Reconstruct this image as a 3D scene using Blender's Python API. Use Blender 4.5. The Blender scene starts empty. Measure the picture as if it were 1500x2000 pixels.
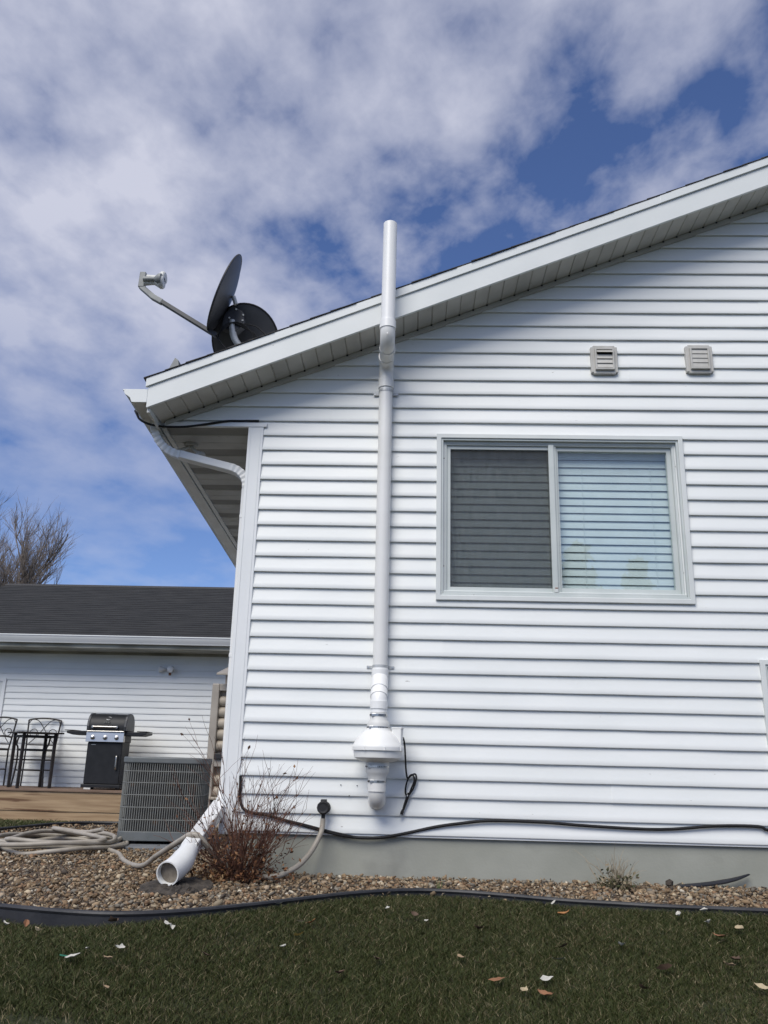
import bpy, bmesh, math, random
import numpy as np
from mathutils import Vector, Matrix
R = math.radians
rnd = random.Random(11)
nr = np.random.RandomState(5)
sc = bpy.context.scene
C = sc.collection

# ------------------------------------------------------------------ camera
cd = bpy.data.cameras.new('camera')
cam = bpy.data.objects.new('camera', cd); C.objects.link(cam)
cd.sensor_fit = 'VERTICAL'; cd.sensor_height = 24.0; cd.lens = 19.8
cd.clip_start = 0.05; cd.clip_end = 2000
_rt = Vector((0.9992099, 0.03174696, 0.02391024)); _up = Vector((-0.01388377, -0.28488515, 0.95846111))
_fw = Vector((-0.0372399, 0.95803579, 0.28421929))
cam.matrix_world = Matrix(((_rt.x, _up.x, -_fw.x, 0.0), (_rt.y, _up.y, -_fw.y, -5.16624),
                           (_rt.z, _up.z, -_fw.z, 0.39470), (0, 0, 0, 1)))
sc.camera = cam

# ------------------------------------------------------------------ world
SUN_AZ = R(-24)        # sun stands behind the camera, to the left
SUN_EL = R(48)
w = bpy.data.worlds.new('World'); sc.world = w; w.use_nodes = True
nt = w.node_tree; N = nt.nodes; L = nt.links
for n in list(N): N.remove(n)
def wn(t, **k):
    n = N.new(t)
    for a, b in k.items(): setattr(n, a, b)
    return n
out = wn('ShaderNodeOutputWorld'); bg = wn('ShaderNodeBackground'); bg.inputs[1].default_value = 0.10
sky = wn('ShaderNodeTexSky', sky_type='NISHITA', sun_disc=False)
sky.sun_elevation = SUN_EL; sky.sun_rotation = R(204)
sky.air_density = 1.0; sky.dust_density = 0.3; sky.ozone_density = 3.0; sky.altitude = 300
tc = wn('ShaderNodeTexCoord'); sep = wn('ShaderNodeSeparateXYZ')
L.new(tc.outputs['Generated'], sep.inputs[0])
def math_(op, a, b=None, c=None, clamp=False):
    n = wn('ShaderNodeMath', operation=op); n.use_clamp = clamp
    for i, v in enumerate((a, b, c)):
        if v is None: continue
        if isinstance(v, (int, float)): n.inputs[i].default_value = v
        else: L.new(v, n.inputs[i])
    return n.outputs[0]
zc = math_('ADD', math_('MAXIMUM', sep.outputs[2], 0.0), 0.16)
cx = math_('DIVIDE', sep.outputs[0], zc); cy = math_('DIVIDE', sep.outputs[1], zc)
cmb = wn('ShaderNodeCombineXYZ'); L.new(cx, cmb.inputs[0]); L.new(cy, cmb.inputs[1])
mp = wn('ShaderNodeMapping'); L.new(cmb.outputs[0], mp.inputs[0])
mp.inputs['Location'].default_value = (-12.93, 8.88, 0.0); mp.inputs['Rotation'].default_value = (0, 0, R(35))
mp.inputs['Scale'].default_value = (1.0, 0.8, 1.0)
def noise(vec, scale, detail, rough, dist=0.0):
    n = wn('ShaderNodeTexNoise'); n.inputs['Scale'].default_value = scale; n.inputs['Detail'].default_value = detail
    n.inputs['Roughness'].default_value = rough; n.inputs['Distortion'].default_value = dist
    L.new(vec, n.inputs['Vector']); return n.outputs['Fac']
big = noise(mp.outputs[0], 0.95, 2.0, 0.5)
mid = noise(mp.outputs[0], 6.5, 5.0, 0.5, 0.0)
fine = noise(mp.outputs[0], 17.0, 5.0, 0.6, 0.3)
s = math_('ADD', math_('MULTIPLY', big, 1.20), math_('MULTIPLY', mid, 0.95))
s = math_('ADD', s, math_('MULTIPLY', fine, 0.22))
rmp = wn('ShaderNodeValToRGB'); L.new(math_('MULTIPLY_ADD', s, 1.0, -0.55), rmp.inputs[0])
e = rmp.color_ramp.elements; e[0].position = 0.42; e[0].color = (0, 0, 0, 1); e[1].position = 0.84; e[1].color = (1, 1, 1, 1)
m_ = e.new(0.58); m_.color = (0.45, 0.45, 0.45, 1)
low = wn('ShaderNodeMapRange', interpolation_type='SMOOTHSTEP'); L.new(sep.outputs[2], low.inputs[0])
low.inputs[1].default_value = 0.22; low.inputs[2].default_value = 0.57; low.inputs[3].default_value = 0.28; low.inputs[4].default_value = 1.0
mask = math_('MULTIPLY', math_('MULTIPLY', rmp.outputs[0], 0.88), low.outputs[0])
tint = wn('ShaderNodeMix', data_type='RGBA', blend_type='MULTIPLY'); tint.inputs[0].default_value = 1.0
L.new(sky.outputs[0], tint.inputs[6]); tint.inputs[7].default_value = (0.80, 0.86, 1.12, 1)
mix = wn('ShaderNodeMix', data_type='RGBA'); L.new(mask, mix.inputs[0]); L.new(tint.outputs[2], mix.inputs[6])
mix.inputs[7].default_value = (6.2, 6.35, 7.4, 1)
L.new(mix.outputs[2], bg.inputs[0]); L.new(bg.outputs[0], out.inputs[0])

# ------------------------------------------------------------------ sun (veiled by thin cloud: soft edged)
sd = bpy.data.lights.new('sun', 'SUN'); sd.energy = 2.9; sd.angle = R(38); sd.color = (1.0, 0.955, 0.865)
so = bpy.data.objects.new('sun', sd); C.objects.link(so)
to_sun = Vector((math.sin(SUN_AZ) * math.cos(SUN_EL), -math.cos(SUN_AZ) * math.cos(SUN_EL), math.sin(SUN_EL)))
so.rotation_euler = to_sun.to_track_quat('Z', 'Y').to_euler(); so.location = (-6, -14, 16)
vs = sc.view_settings; vs.view_transform = 'Standard'; vs.look = 'None'; vs.gamma = 1.0; vs.exposure = 0.12
vs.use_curve_mapping = False
sc.cycles.max_bounces = 8; sc.cycles.transparent_max_bounces = 12

# ------------------------------------------------------------------ helpers
ORG = {}
def reg(o, label=None, cat=None, group=None, kind=None):
    if label: o['label'] = label
    if cat: o['category'] = cat
    if group: o['group'] = group
    if kind: o['kind'] = kind
    return o
def thing(name, label, cat, loc=(0, 0, 0), rz=0.0, group=None, local=False):
    o = bpy.data.objects.new(name, None); C.objects.link(o); o.location = loc; o.rotation_euler = (0, 0, rz)
    o.empty_display_size = 0.1
    ORG[o] = Vector((0, 0, 0)) if local else Vector(loc)
    return reg(o, label, cat, group)

class MB:
    def __init__(s): s.v = []; s.f = []
    def add(s, vs_, fs):
        b = len(s.v); s.v += [tuple(p) for p in vs_]; s.f += [tuple(i + b for i in f) for f in fs]; return s
    def box(s, x0, x1, y0, y1, z0, z1):
        return s.add([(x0, y0, z0), (x1, y0, z0), (x1, y1, z0), (x0, y1, z0), (x0, y0, z1), (x1, y0, z1), (x1, y1, z1), (x0, y1, z1)],
                     [(0, 3, 2, 1), (4, 5, 6, 7), (0, 1, 5, 4), (1, 2, 6, 5), (2, 3, 7, 6), (3, 0, 4, 7)])
    def prism(s, poly, a0, a1, axis='y'):
        n = len(poly)
        def pt(p, a):
            return {'y': (p[0], a, p[1]), 'x': (a, p[0], p[1]), 'z': (p[0], p[1], a)}[axis]
        vs_ = [pt(p, a0) for p in poly] + [pt(p, a1) for p in poly]
        fs = [tuple(range(n)), tuple(range(2 * n - 1, n - 1, -1))]
        for i in range(n):
            j = (i + 1) % n; fs.append((i, i + n, j + n, j))
        return s.add(vs_, fs)
    def ring(s, x0, x1, z0, z1, wd, yf, yb):
        o = [(x0, z0), (x1, z0), (x1, z1), (x0, z1)]; i = [(x0 + wd, z0 + wd), (x1 - wd, z0 + wd), (x1 - wd, z1 - wd), (x0 + wd, z1 - wd)]
        vs_ = [(p[0], yf, p[1]) for p in o] + [(p[0], yf, p[1]) for p in i] + [(p[0], yb, p[1]) for p in o] + [(p[0], yb, p[1]) for p in i]
        fs = []
        for k in range(4):
            j = (k + 1) % 4
            fs += [(k, j, j + 4, k + 4), (k + 8, k + 12, j + 12, j + 8), (k, k + 8, j + 8, j), (k + 4, j + 4, j + 12, k + 12)]
        return s.add(vs_, fs)
    def sweep(s, path, prof, caps=True, up=None, scales=None):
        """prof: list of 2D points; path: 3D points. Parallel transported frame."""
        P = [Vector(p) for p in path]; n = len(prof); vs_ = []
        T = []
        for i in range(len(P)):
            a = P[max(i - 1, 0)]; b = P[min(i + 1, len(P) - 1)]
            T.append((b - a).normalized() if (b - a).length > 1e-9 else Vector((0, 0, 1)))
        u = Vector(up) if up else (Vector((0, 0, 1)) if abs(T[0].z) < 0.9 else Vector((0, 1, 0)))
        u = (u - T[0] * u.dot(T[0])).normalized()
        for i, p in enumerate(P):
            u = (u - T[i] * u.dot(T[i])); u = u.normalized() if u.length > 1e-9 else Vector((1, 0, 0))
            v = T[i].cross(u)
            k = scales[i] if scales else 1.0
            for a, b in prof: vs_.append(tuple(p + u * (a * k) + v * (b * k)))
        fs = []
        for i in range(len(P) - 1):
            for j in range(n):
                k = (j + 1) % n
                fs.append((i * n + j, i * n + k, (i + 1) * n + k, (i + 1) * n + j))
        if caps:
            fs.append(tuple(range(n - 1, -1, -1))); fs.append(tuple(range((len(P) - 1) * n, len(P) * n)))
        return s.add(vs_, fs)
    def tube(s, path, r, n=12, caps=True, scales=None):
        return s.sweep(path, [(r * math.cos(2 * math.pi * i / n), r * math.sin(2 * math.pi * i / n)) for i in range(n)], caps, None, scales)
    def bar(s, path, a, b, up=None, scales=None):
        return s.sweep(path, [(-a / 2, -b / 2), (a / 2, -b / 2), (a / 2, b / 2), (-a / 2, b / 2)], True, up, scales)
    def lathe(s, prof, c, n=32, axis='z', caps=True):
        vs_ = []; m = len(prof)
        for i in range(n):
            t = 2 * math.pi * i / n; cs, sn = math.cos(t), math.sin(t)
            for r, h in prof:
                vs_.append({'z': (c[0] + r * cs, c[1] + r * sn, c[2] + h), 'y': (c[0] + r * cs, c[1] + h, c[2] + r * sn),
                            'x': (c[0] + h, c[1] + r * cs, c[2] + r * sn)}[axis])
        fs = []
        for i in range(n):
            j = (i + 1) % n
            for k in range(m - 1): fs.append((i * m + k, j * m + k, j * m + k + 1, i * m + k + 1))
        if caps:
            fs.append(tuple(i * m for i in range(n - 1, -1, -1))); fs.append(tuple(i * m + m - 1 for i in range(n)))
        return s.add(vs_, fs)
    def build(s, name, mat, parent=None, smooth=False, bevel=0.0, warp=None, root=None, seg=2):
        me = bpy.data.meshes.new(name)
        r = root or parent
        while r is not None and r.parent is not None: r = r.parent
        o = ORG.get(r, Vector((0, 0, 0))) if r else Vector((0, 0, 0))
        V = [warp(p) for p in s.v] if warp else s.v
        me.from_pydata([(p[0] - o.x, p[1] - o.y, p[2] - o.z) for p in V], [], s.f)
        bm = bmesh.new(); bm.from_mesh(me); bmesh.ops.recalc_face_normals(bm, faces=bm.faces); bm.to_mesh(me); bm.free()
        if smooth:
            me.polygons.foreach_set('use_smooth', [True] * len(me.polygons)); me.set_sharp_from_angle(angle=R(38))
        me.materials.append(mat)
        ob = bpy.data.objects.new(name, me); C.objects.link(ob); ob.parent = parent
        if bevel:
            b = ob.modifiers.new('bevel', 'BEVEL'); b.width = bevel; b.segments = seg; b.limit_method = 'ANGLE'; b.angle_limit = R(40)
            b.harden_normals = False
        return ob
def dup(src, parent, d=(0, 0, 0)):
    c = src.copy(); C.objects.link(c); c.parent = parent
    c.location = src.location + Vector(d); return c
def arc(c, r, a0, a1, n, u, v):
    c, u, v = Vector(c), Vector(u), Vector(v)
    return [tuple(c + u * (r * math.cos(a0 + (a1 - a0) * i / n)) + v * (r * math.sin(a0 + (a1 - a0) * i / n))) for i in range(n + 1)]
def spline(pts, k=6):
    P = [Vector(p) for p in pts]; o = []
    for i in range(len(P) - 1):
        p0, p1, p2, p3 = P[max(i - 1, 0)], P[i], P[i + 1], P[min(i + 2, len(P) - 1)]
        for j in range(k):
            t = j / k
            o.append(0.5 * ((2 * p1) + (p2 - p0) * t + (2 * p0 - 5 * p1 + 4 * p2 - p3) * t * t + (-p0 + 3 * p1 - 3 * p2 + p3) * t ** 3))
    o.append(P[-1]); return [tuple(p) for p in o]

# ------------------------------------------------------------------ materials
def PM(name, c1, c2=None, scale=6.0, rough=0.5, bump=0.0, bscale=60.0, metal=0.0, stretch=(1, 1, 1), detail=5.0,
       spec=0.5, lo=0.35, hi=0.65, rv=0.0, speck=None, objvar=0.0):
    m = bpy.data.materials.new(name); m.use_nodes = True
    t = m.node_tree; n = t.nodes; l = t.links; b = n['Principled BSDF']
    b.inputs['Roughness'].default_value = rough; b.inputs['Metallic'].default_value = metal
    b.inputs['Specular IOR Level'].default_value = spec
    g = n.new('ShaderNodeNewGeometry'); mp_ = n.new('ShaderNodeMapping'); mp_.inputs['Scale'].default_value = stretch
    l.new(g.outputs['Position'], mp_.inputs[0])
    col = None
    if c2:
        nz = n.new('ShaderNodeTexNoise'); nz.inputs['Scale'].default_value = scale; nz.inputs['Detail'].default_value = detail
        l.new(mp_.outputs[0], nz.inputs['Vector'])
        rp = n.new('ShaderNodeValToRGB'); rp.color_ramp.elements[0].position = lo; rp.color_ramp.elements[1].position = hi
        rp.color_ramp.elements[0].color = (*c1, 1); rp.color_ramp.elements[1].color = (*c2, 1)
        l.new(nz.outputs['Fac'], rp.inputs[0]); col = rp.outputs[0]
        if rv:
            mr = n.new('ShaderNodeMapRange'); mr.inputs[3].default_value = rough - rv; mr.inputs[4].default_value = rough + rv
            l.new(nz.outputs['Fac'], mr.inputs[0]); l.new(mr.outputs[0], b.inputs['Roughness'])
    else:
        rgb = n.new('ShaderNodeRGB'); rgb.outputs[0].default_value = (*c1, 1); col = rgb.outputs[0]
    if speck:   # (colour, scale, threshold, width)
        n2 = n.new('ShaderNodeTexNoise'); n2.inputs['Scale'].default_value = speck[1]; n2.inputs['Detail'].default_value = 4
        l.new(mp_.outputs[0], n2.inputs['Vector'])
        r2 = n.new('ShaderNodeValToRGB'); r2.color_ramp.elements[0].position = speck[2]; r2.color_ramp.elements[1].position = speck[2] + speck[3]
        l.new(n2.outputs['Fac'], r2.inputs[0])
        mx = n.new('ShaderNodeMix'); mx.data_type = 'RGBA'; l.new(r2.outputs[0], mx.inputs[0]); l.new(col, mx.inputs[6])
        mx.inputs[7].default_value = (*speck[0], 1); col = mx.outputs[2]
    if objvar:
        oi = n.new('ShaderNodeObjectInfo'); mr = n.new('ShaderNodeMapRange'); mr.inputs[3].default_value = 1 - objvar; mr.inputs[4].default_value = 1 + objvar
        l.new(oi.outputs['Random'], mr.inputs[0])
        vm = n.new('ShaderNodeVectorMath'); vm.operation = 'SCALE'; l.new(col, vm.inputs[0]); l.new(mr.outputs[0], vm.inputs['Scale']); col = vm.outputs[0]
    l.new(col, b.inputs['Base Color'])
    if bump:
        nb = n.new('ShaderNodeTexNoise'); nb.inputs['Scale'].default_value = bscale; nb.inputs['Detail'].default_value = 5
        l.new(mp_.outputs[0], nb.inputs['Vector'])
        bp = n.new('ShaderNodeBump'); bp.inputs['Strength'].default_value = bump; bp.inputs['Distance'].default_value = 0.01
        l.new(nb.outputs['Fac'], bp.inputs['Height']); l.new(bp.outputs[0], b.inputs['Normal'])
    return m
def attr_mat(name, rough=0.7, attr='Col', noise_amt=0.25, bump=0.3):
    m = bpy.data.materials.new(name); m.use_nodes = True
    t = m.node_tree; n = t.nodes; l = t.links; b = n['Principled BSDF']; b.inputs['Roughness'].default_value = rough; b.inputs['Specular IOR Level'].default_value = 0.22
    a = n.new('ShaderNodeAttribute'); a.attribute_name = attr
    nz = n.new('ShaderNodeTexNoise'); nz.inputs['Scale'].default_value = 140; nz.inputs['Detail'].default_value = 4
    g = n.new('ShaderNodeNewGeometry'); l.new(g.outputs['Position'], nz.inputs['Vector'])
    mr = n.new('ShaderNodeMapRange'); mr.inputs[3].default_value = 1 - noise_amt; mr.inputs[4].default_value = 1 + noise_amt
    l.new(nz.outputs['Fac'], mr.inputs[0])
    vm = n.new('ShaderNodeVectorMath'); vm.operation = 'SCALE'; l.new(a.outputs['Color'], vm.inputs[0]); l.new(mr.outputs[0], vm.inputs['Scale'])
    l.new(vm.outputs[0], b.inputs['Base Color'])
    if bump:
        bp = n.new('ShaderNodeBump'); bp.inputs['Strength'].default_value = bump; bp.inputs['Distance'].default_value = 0.004
        l.new(nz.outputs['Fac'], bp.inputs['Height']); l.new(bp.outputs[0], b.inputs['Normal'])
    return m
M = {}
M['vinyl'] = PM('white_vinyl', (0.73, 0.75, 0.74), (0.775, 0.79, 0.78), 1.6, 0.42, 0.05, 9, stretch=(1, 1, 3), speck=((0.32, 0.31, 0.29), 14, 0.735, 0.05), objvar=0.012)
M['trim'] = PM('white_trim', (0.72, 0.74, 0.74), (0.77, 0.78, 0.78), 2.0, 0.4, 0.03, 14)
M['fascia'] = PM('white_fascia', (0.66, 0.685, 0.675), (0.71, 0.73, 0.72), 3.0, 0.38, 0.04, 6, speck=((0.4, 0.4, 0.38), 26, 0.74, 0.05))
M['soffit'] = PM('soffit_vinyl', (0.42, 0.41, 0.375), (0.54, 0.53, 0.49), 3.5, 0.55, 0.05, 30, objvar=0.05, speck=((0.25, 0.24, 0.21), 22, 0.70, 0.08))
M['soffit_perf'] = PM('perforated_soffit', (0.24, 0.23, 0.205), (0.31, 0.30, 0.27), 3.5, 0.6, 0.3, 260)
M['gutter'] = PM('gutter_metal', (0.60, 0.60, 0.57), (0.68, 0.68, 0.65), 5.0, 0.4, 0.02, 40, speck=((0.3, 0.27, 0.22), 18, 0.70, 0.08))
M['spout'] = PM('downspout_metal', (0.70, 0.71, 0.70), (0.77, 0.77, 0.76), 5.0, 0.38, 0.02, 40, speck=((0.25, 0.23, 0.2), 30, 0.71, 0.05))
M['winframe'] = PM('window_aluminium', (0.50, 0.54, 0.525), (0.57, 0.605, 0.59), 4.0, 0.4, 0.0, speck=((0.3, 0.3, 0.29), 34, 0.73, 0.05))
M['wintrim'] = PM('window_trim', (0.62, 0.645, 0.63), (0.68, 0.70, 0.685), 4.0, 0.4)
M['concrete'] = PM('painted_concrete', (0.265, 0.272, 0.235), (0.33, 0.335, 0.295), 2.3, 0.85, 0.10, 70, speck=((0.16, 0.16, 0.145), 2.1, 0.60, 0.2))
M['shingle'] = PM('asphalt_shingle', (0.030, 0.029, 0.029), (0.065, 0.062, 0.06), 40, 0.9, 0.6, 300, objvar=0.25)
M['pvc'] = PM('white_pvc', (0.72, 0.715, 0.69), (0.77, 0.765, 0.745), 3.0, 0.33, 0.0, speck=((0.5, 0.49, 0.46), 22, 0.72, 0.06))
M['pvc_top'] = PM('bright_pvc', (0.80, 0.80, 0.785), (0.84, 0.84, 0.83), 3.0, 0.33)
M['fanplastic'] = PM('fan_plastic', (0.76, 0.76, 0.735), (0.80, 0.80, 0.78), 4.0, 0.42)
M['rubber_white'] = PM('white_rubber', (0.62, 0.62, 0.60), (0.68, 0.68, 0.66), 5.0, 0.55)
M['steel'] = PM('clamp_steel', (0.42, 0.42, 0.42), (0.60, 0.60, 0.60), 60, 0.3, metal=1.0)
M['stainless'] = PM('stainless', (0.48, 0.46, 0.43), (0.60, 0.58, 0.55), 30, 0.32, metal=1.0, stretch=(0.1, 1, 6))
M['galv'] = PM('galvanised', (0.42, 0.43, 0.43), (0.55, 0.56, 0.56), 25, 0.5, metal=0.35)
M['black'] = PM('black_plastic', (0.012, 0.012, 0.013), (0.022, 0.022, 0.024), 9, 0.5)
M['cable'] = PM('cable_black', (0.008, 0.008, 0.009), (0.018, 0.018, 0.019), 15, 0.65, spec=0.3)
M['grillblack'] = PM('grill_enamel', (0.008, 0.009, 0.011), (0.014, 0.015, 0.018), 9, 0.5, spec=0.35)
M['iron'] = PM('wrought_iron', (0.012, 0.010, 0.010), (0.03, 0.025, 0.024), 12, 0.55)
M['edging'] = PM('edging_plastic', (0.011, 0.012, 0.016), (0.03, 0.03, 0.034), 7, 0.5, 0.1, 60)
M['dish'] = PM('dish_grey', (0.030, 0.032, 0.037), (0.05, 0.052, 0.058), 5, 0.45)
M['dishrim'] = PM('dish_rim', (0.012, 0.012, 0.014), None, rough=0.45)
M['lnb'] = PM('feed_grey', (0.20, 0.21, 0.21), (0.28, 0.29, 0.28), 12, 0.5)
M['lnbw'] = PM('feed_white', (0.55, 0.55, 0.52), (0.68, 0.68, 0.65), 16, 0.5)
M['ventgrey'] = PM('vent_plastic', (0.43, 0.42, 0.39), (0.50, 0.49, 0.46), 14, 0.5)
M['ac'] = PM('condenser_paint', (0.105, 0.118, 0.122), (0.14, 0.15, 0.155), 8, 0.5)
M['acwire'] = PM('condenser_wire', (0.16, 0.165, 0.155), (0.21, 0.215, 0.205), 20, 0.5)
M['acfin'] = PM('condenser_fins', (0.018, 0.018, 0.019), (0.04, 0.038, 0.036), 18, 0.6, speck=((0.09, 0.05, 0.03), 9, 0.62, 0.1))
M['acpad'] = PM('condenser_pad', (0.13, 0.14, 0.155), (0.18, 0.19, 0.20), 9, 0.8)
M['pine'] = PM('deck_pine', (0.29, 0.19, 0.105), (0.42, 0.295, 0.175), 5, 0.65, 0.15, 40, stretch=(0.35, 1, 5), speck=((0.13, 0.065, 0.03), 2.2, 0.60, 0.06), objvar=0.08)
M['deckold'] = PM('weathered_deck', (0.12, 0.075, 0.05), (0.21, 0.14, 0.10), 7, 0.75, 0.2, 40, stretch=(0.3, 4, 4), objvar=0.12)
M['resin'] = PM('tan_resin', (0.33, 0.285, 0.225), (0.42, 0.365, 0.30), 5, 0.55, 0.1, 30)
M['resin_frame'] = PM('taupe_resin', (0.30, 0.27, 0.235), (0.37, 0.335, 0.295), 5, 0.55)
M['hose'] = PM('hose_vinyl', (0.28, 0.25, 0.205), (0.37, 0.335, 0.285), 12, 0.5)
M['stonedark'] = PM('splash_stone', (0.025, 0.021, 0.017), (0.075, 0.062, 0.05), 22, 0.95, 0.9, 60)
M['soil'] = PM('bed_soil', (0.06, 0.042, 0.03), (0.16, 0.115, 0.08), 60, 0.95, 0.8, 120)
M['turf'] = PM('turf_soil', (0.016, 0.020, 0.008), (0.045, 0.048, 0.020), 26, 0.95, 0.8, 90, speck=((0.075, 0.055, 0.03), 7, 0.62, 0.12))
M['bark'] = PM('grey_bark', (0.11, 0.09, 0.078), (0.20, 0.17, 0.15), 6, 0.9)
M['twig'] = PM('shrub_twig', (0.055, 0.024, 0.016), (0.13, 0.055, 0.033), 30, 0.85)
M['strawstem'] = PM('dry_stems', (0.20, 0.165, 0.115), (0.34, 0.29, 0.21), 30, 0.8)
M['spruce'] = PM('spruce_needles', (0.012, 0.022, 0.012), (0.03, 0.05, 0.025), 9, 0.8)
M['blind'] = PM('blind_slats', (0.66, 0.68, 0.67), (0.71, 0.73, 0.72), 9, 0.5)
M['room'] = PM('room_paint', (0.35, 0.34, 0.31), None, rough=0.9)
M['rust'] = PM('rust_spot', (0.16, 0.05, 0.02), (0.3, 0.12, 0.05), 80, 0.9)
M['white_tie'] = PM('cord_tie', (0.6, 0.6, 0.58), None, rough=0.5)
M['shingle_far'] = PM('far_shingles', (0.008, 0.0085, 0.009), (0.024, 0.024, 0.024), 3.2, 0.9, 0.3, 60, stretch=(0.8, 7, 7), detail=8, lo=0.4, hi=0.62)
M['soffit_far'] = PM('stained_soffit', (0.22, 0.21, 0.165), (0.42, 0.41, 0.35), 1.6, 0.6, stretch=(1.0, 2.5, 1), detail=3)
def glass_mat(name, ior, tint):
    m = bpy.data.materials.new(name); m.use_nodes = True; t = m.node_tree; n = t.nodes; l = t.links
    for q in list(n): n.remove(q)
    o = n.new('ShaderNodeOutputMaterial'); mx = n.new('ShaderNodeMixShader'); tr = n.new('ShaderNodeBsdfTransparent')
    gl = n.new('ShaderNodeBsdfGlossy'); gl.inputs['Roughness'].default_value = 0.012; tr.inputs[0].default_value = tint
    lw = n.new('ShaderNodeLayerWeight'); pw_ = n.new('ShaderNodeMath'); pw_.operation = 'POWER'; pw_.inputs[1].default_value = 5.0; l.new(lw.outputs['Facing'], pw_.inputs[0])
    fr = n.new('ShaderNodeMath'); fr.operation = 'MULTIPLY_ADD'; fr.inputs[1].default_value = 1 - ior; fr.inputs[2].default_value = ior; l.new(pw_.outputs[0], fr.inputs[0])
    nz = n.new('ShaderNodeTexNoise'); nz.inputs['Scale'].default_value = 2.2; bp = n.new('ShaderNodeBump'); bp.inputs['Strength'].default_value = 0.02
    l.new(nz.outputs['Fac'], bp.inputs['Height']); l.new(bp.outputs[0], gl.inputs['Normal'])
    l.new(fr.outputs[0], mx.inputs[0]); l.new(tr.outputs[0], mx.inputs[1]); l.new(gl.outputs[0], mx.inputs[2]); l.new(mx.outputs[0], o.inputs[0])
    return m
M['glass'] = glass_mat('window_glass', 0.085, (0.93, 0.97, 0.97, 1))
def screen_mat():
    m = bpy.data.materials.new('insect_screen'); m.use_nodes = True; t = m.node_tree; n = t.nodes; l = t.links
    for q in list(n): n.remove(q)
    o = n.new('ShaderNodeOutputMaterial'); mx = n.new('ShaderNodeMixShader'); tr = n.new('ShaderNodeBsdfTransparent'); df = n.new('ShaderNodeBsdfDiffuse')
    g = n.new('ShaderNodeNewGeometry'); mp_ = n.new('ShaderNodeMapping'); mp_.inputs['Scale'].default_value = (60, 1, 5); l.new(g.outputs['Position'], mp_.inputs[0])
    nz = n.new('ShaderNodeTexNoise'); nz.inputs['Scale'].default_value = 1.6; nz.inputs['Detail'].default_value = 6; l.new(mp_.outputs[0], nz.inputs['Vector'])
    rp = n.new('ShaderNodeValToRGB'); rp.color_ramp.elements[0].color = (0.05, 0.052, 0.053, 1); rp.color_ramp.elements[1].color = (0.14, 0.14, 0.14, 1)
    rp.color_ramp.elements[0].position = 0.35; rp.color_ramp.elements[1].position = 0.75
    l.new(nz.outputs['Fac'], rp.inputs[0]); l.new(rp.outputs[0], df.inputs[0]); mx.inputs[0].default_value = 0.36
    l.new(tr.outputs[0], mx.inputs[1]); l.new(df.outputs[0], mx.inputs[2]); l.new(mx.outputs[0], o.inputs[0]); return m
M['screen'] = screen_mat()
M['stones'] = attr_mat('gravel_stones', 0.75)
M['blades'] = attr_mat('grass_blades', 0.6, noise_amt=0.1, bump=0)
M['leaflets'] = attr_mat('dry_leaflets', 0.8, noise_amt=0.25, bump=0)

# ------------------------------------------------------------------ terrain
EX = [-8, -3.2, -1.68, -1.44, -1.22, -1.03, -.85, -.666, -.469, -.248, -.003, .249, .491, .72, .949, 1.17, 1.4, 1.62, 12]
EY = [-1.3, -1.3, -1.43, -1.5, -1.53, -1.48, -1.36, -1.19, -.982, -.764, -.629, -.628, -.711, -.807, -.853, -.897, -.911, -.924, -.95]
def lawn_z(x, y):
    x = np.asarray(x, float); y = np.asarray(y, float)
    ye = np.interp(x, EX, EY); t = ye - y - .12; k = .08
    spv = np.where(t / k > 40, t, k * np.log1p(np.exp(np.minimum(t / k, 40))))
    spv = np.minimum(spv, 5.2)
    z = -.231 - .21 * spv - .038 * np.exp(-((x + 1.5) / .4) ** 2) * np.exp(-((y - ye) / .35) ** 2)
    z = np.where(y > ye + .015, np.minimum(z, -.262), z)
    zb = np.where(y > 2.5, -.30 - .05 * (np.minimum(y, 7.6) - 2.5), np.where(y > 1, -.262 - .038 * (y - 1) / 1.5, z))
    return np.where(y > 1, zb, z)
def axis_pts(lo, hi, step, far):
    a = list(np.arange(lo, hi + 1e-6, step)); o = []; d = step; p = lo
    while p > -far: d *= 1.5; p -= d; o.append(p)
    o.reverse(); q = hi; d = step; r = []
    while q < far: d *= 1.5; q += d; r.append(q)
    return np.array(o + a + r)
gx = axis_pts(-3.6, 3.2, 0.08, 900); gy = axis_pts(-3.0, 1.0, 0.06, 900)
X, Y = np.meshgrid(gx, gy, indexing='ij'); Z = lawn_z(X, Y) + 0.004 * np.sin(X * 9.1 + 1.3) * np.sin(Y * 11.3)
me = bpy.data.meshes.new('lawn'); nx, ny = X.shape
idx = np.arange(nx * ny).reshape(nx, ny)
fc = np.stack([idx[:-1, :-1], idx[1:, :-1], idx[1:, 1:], idx[:-1, 1:]], -1).reshape(-1, 4)
me.from_pydata(np.stack([X, Y, Z], -1).reshape(-1, 3).tolist(), [], fc.tolist())
me.polygons.foreach_set('use_smooth', [True] * len(me.polygons)); me.materials.append(M['turf'])
lawn = bpy.data.objects.new('lawn', me); C.objects.link(lawn); reg(lawn, 'dark green lawn sloping down in front of the gravel bed', 'lawn', kind='structure')

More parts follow.
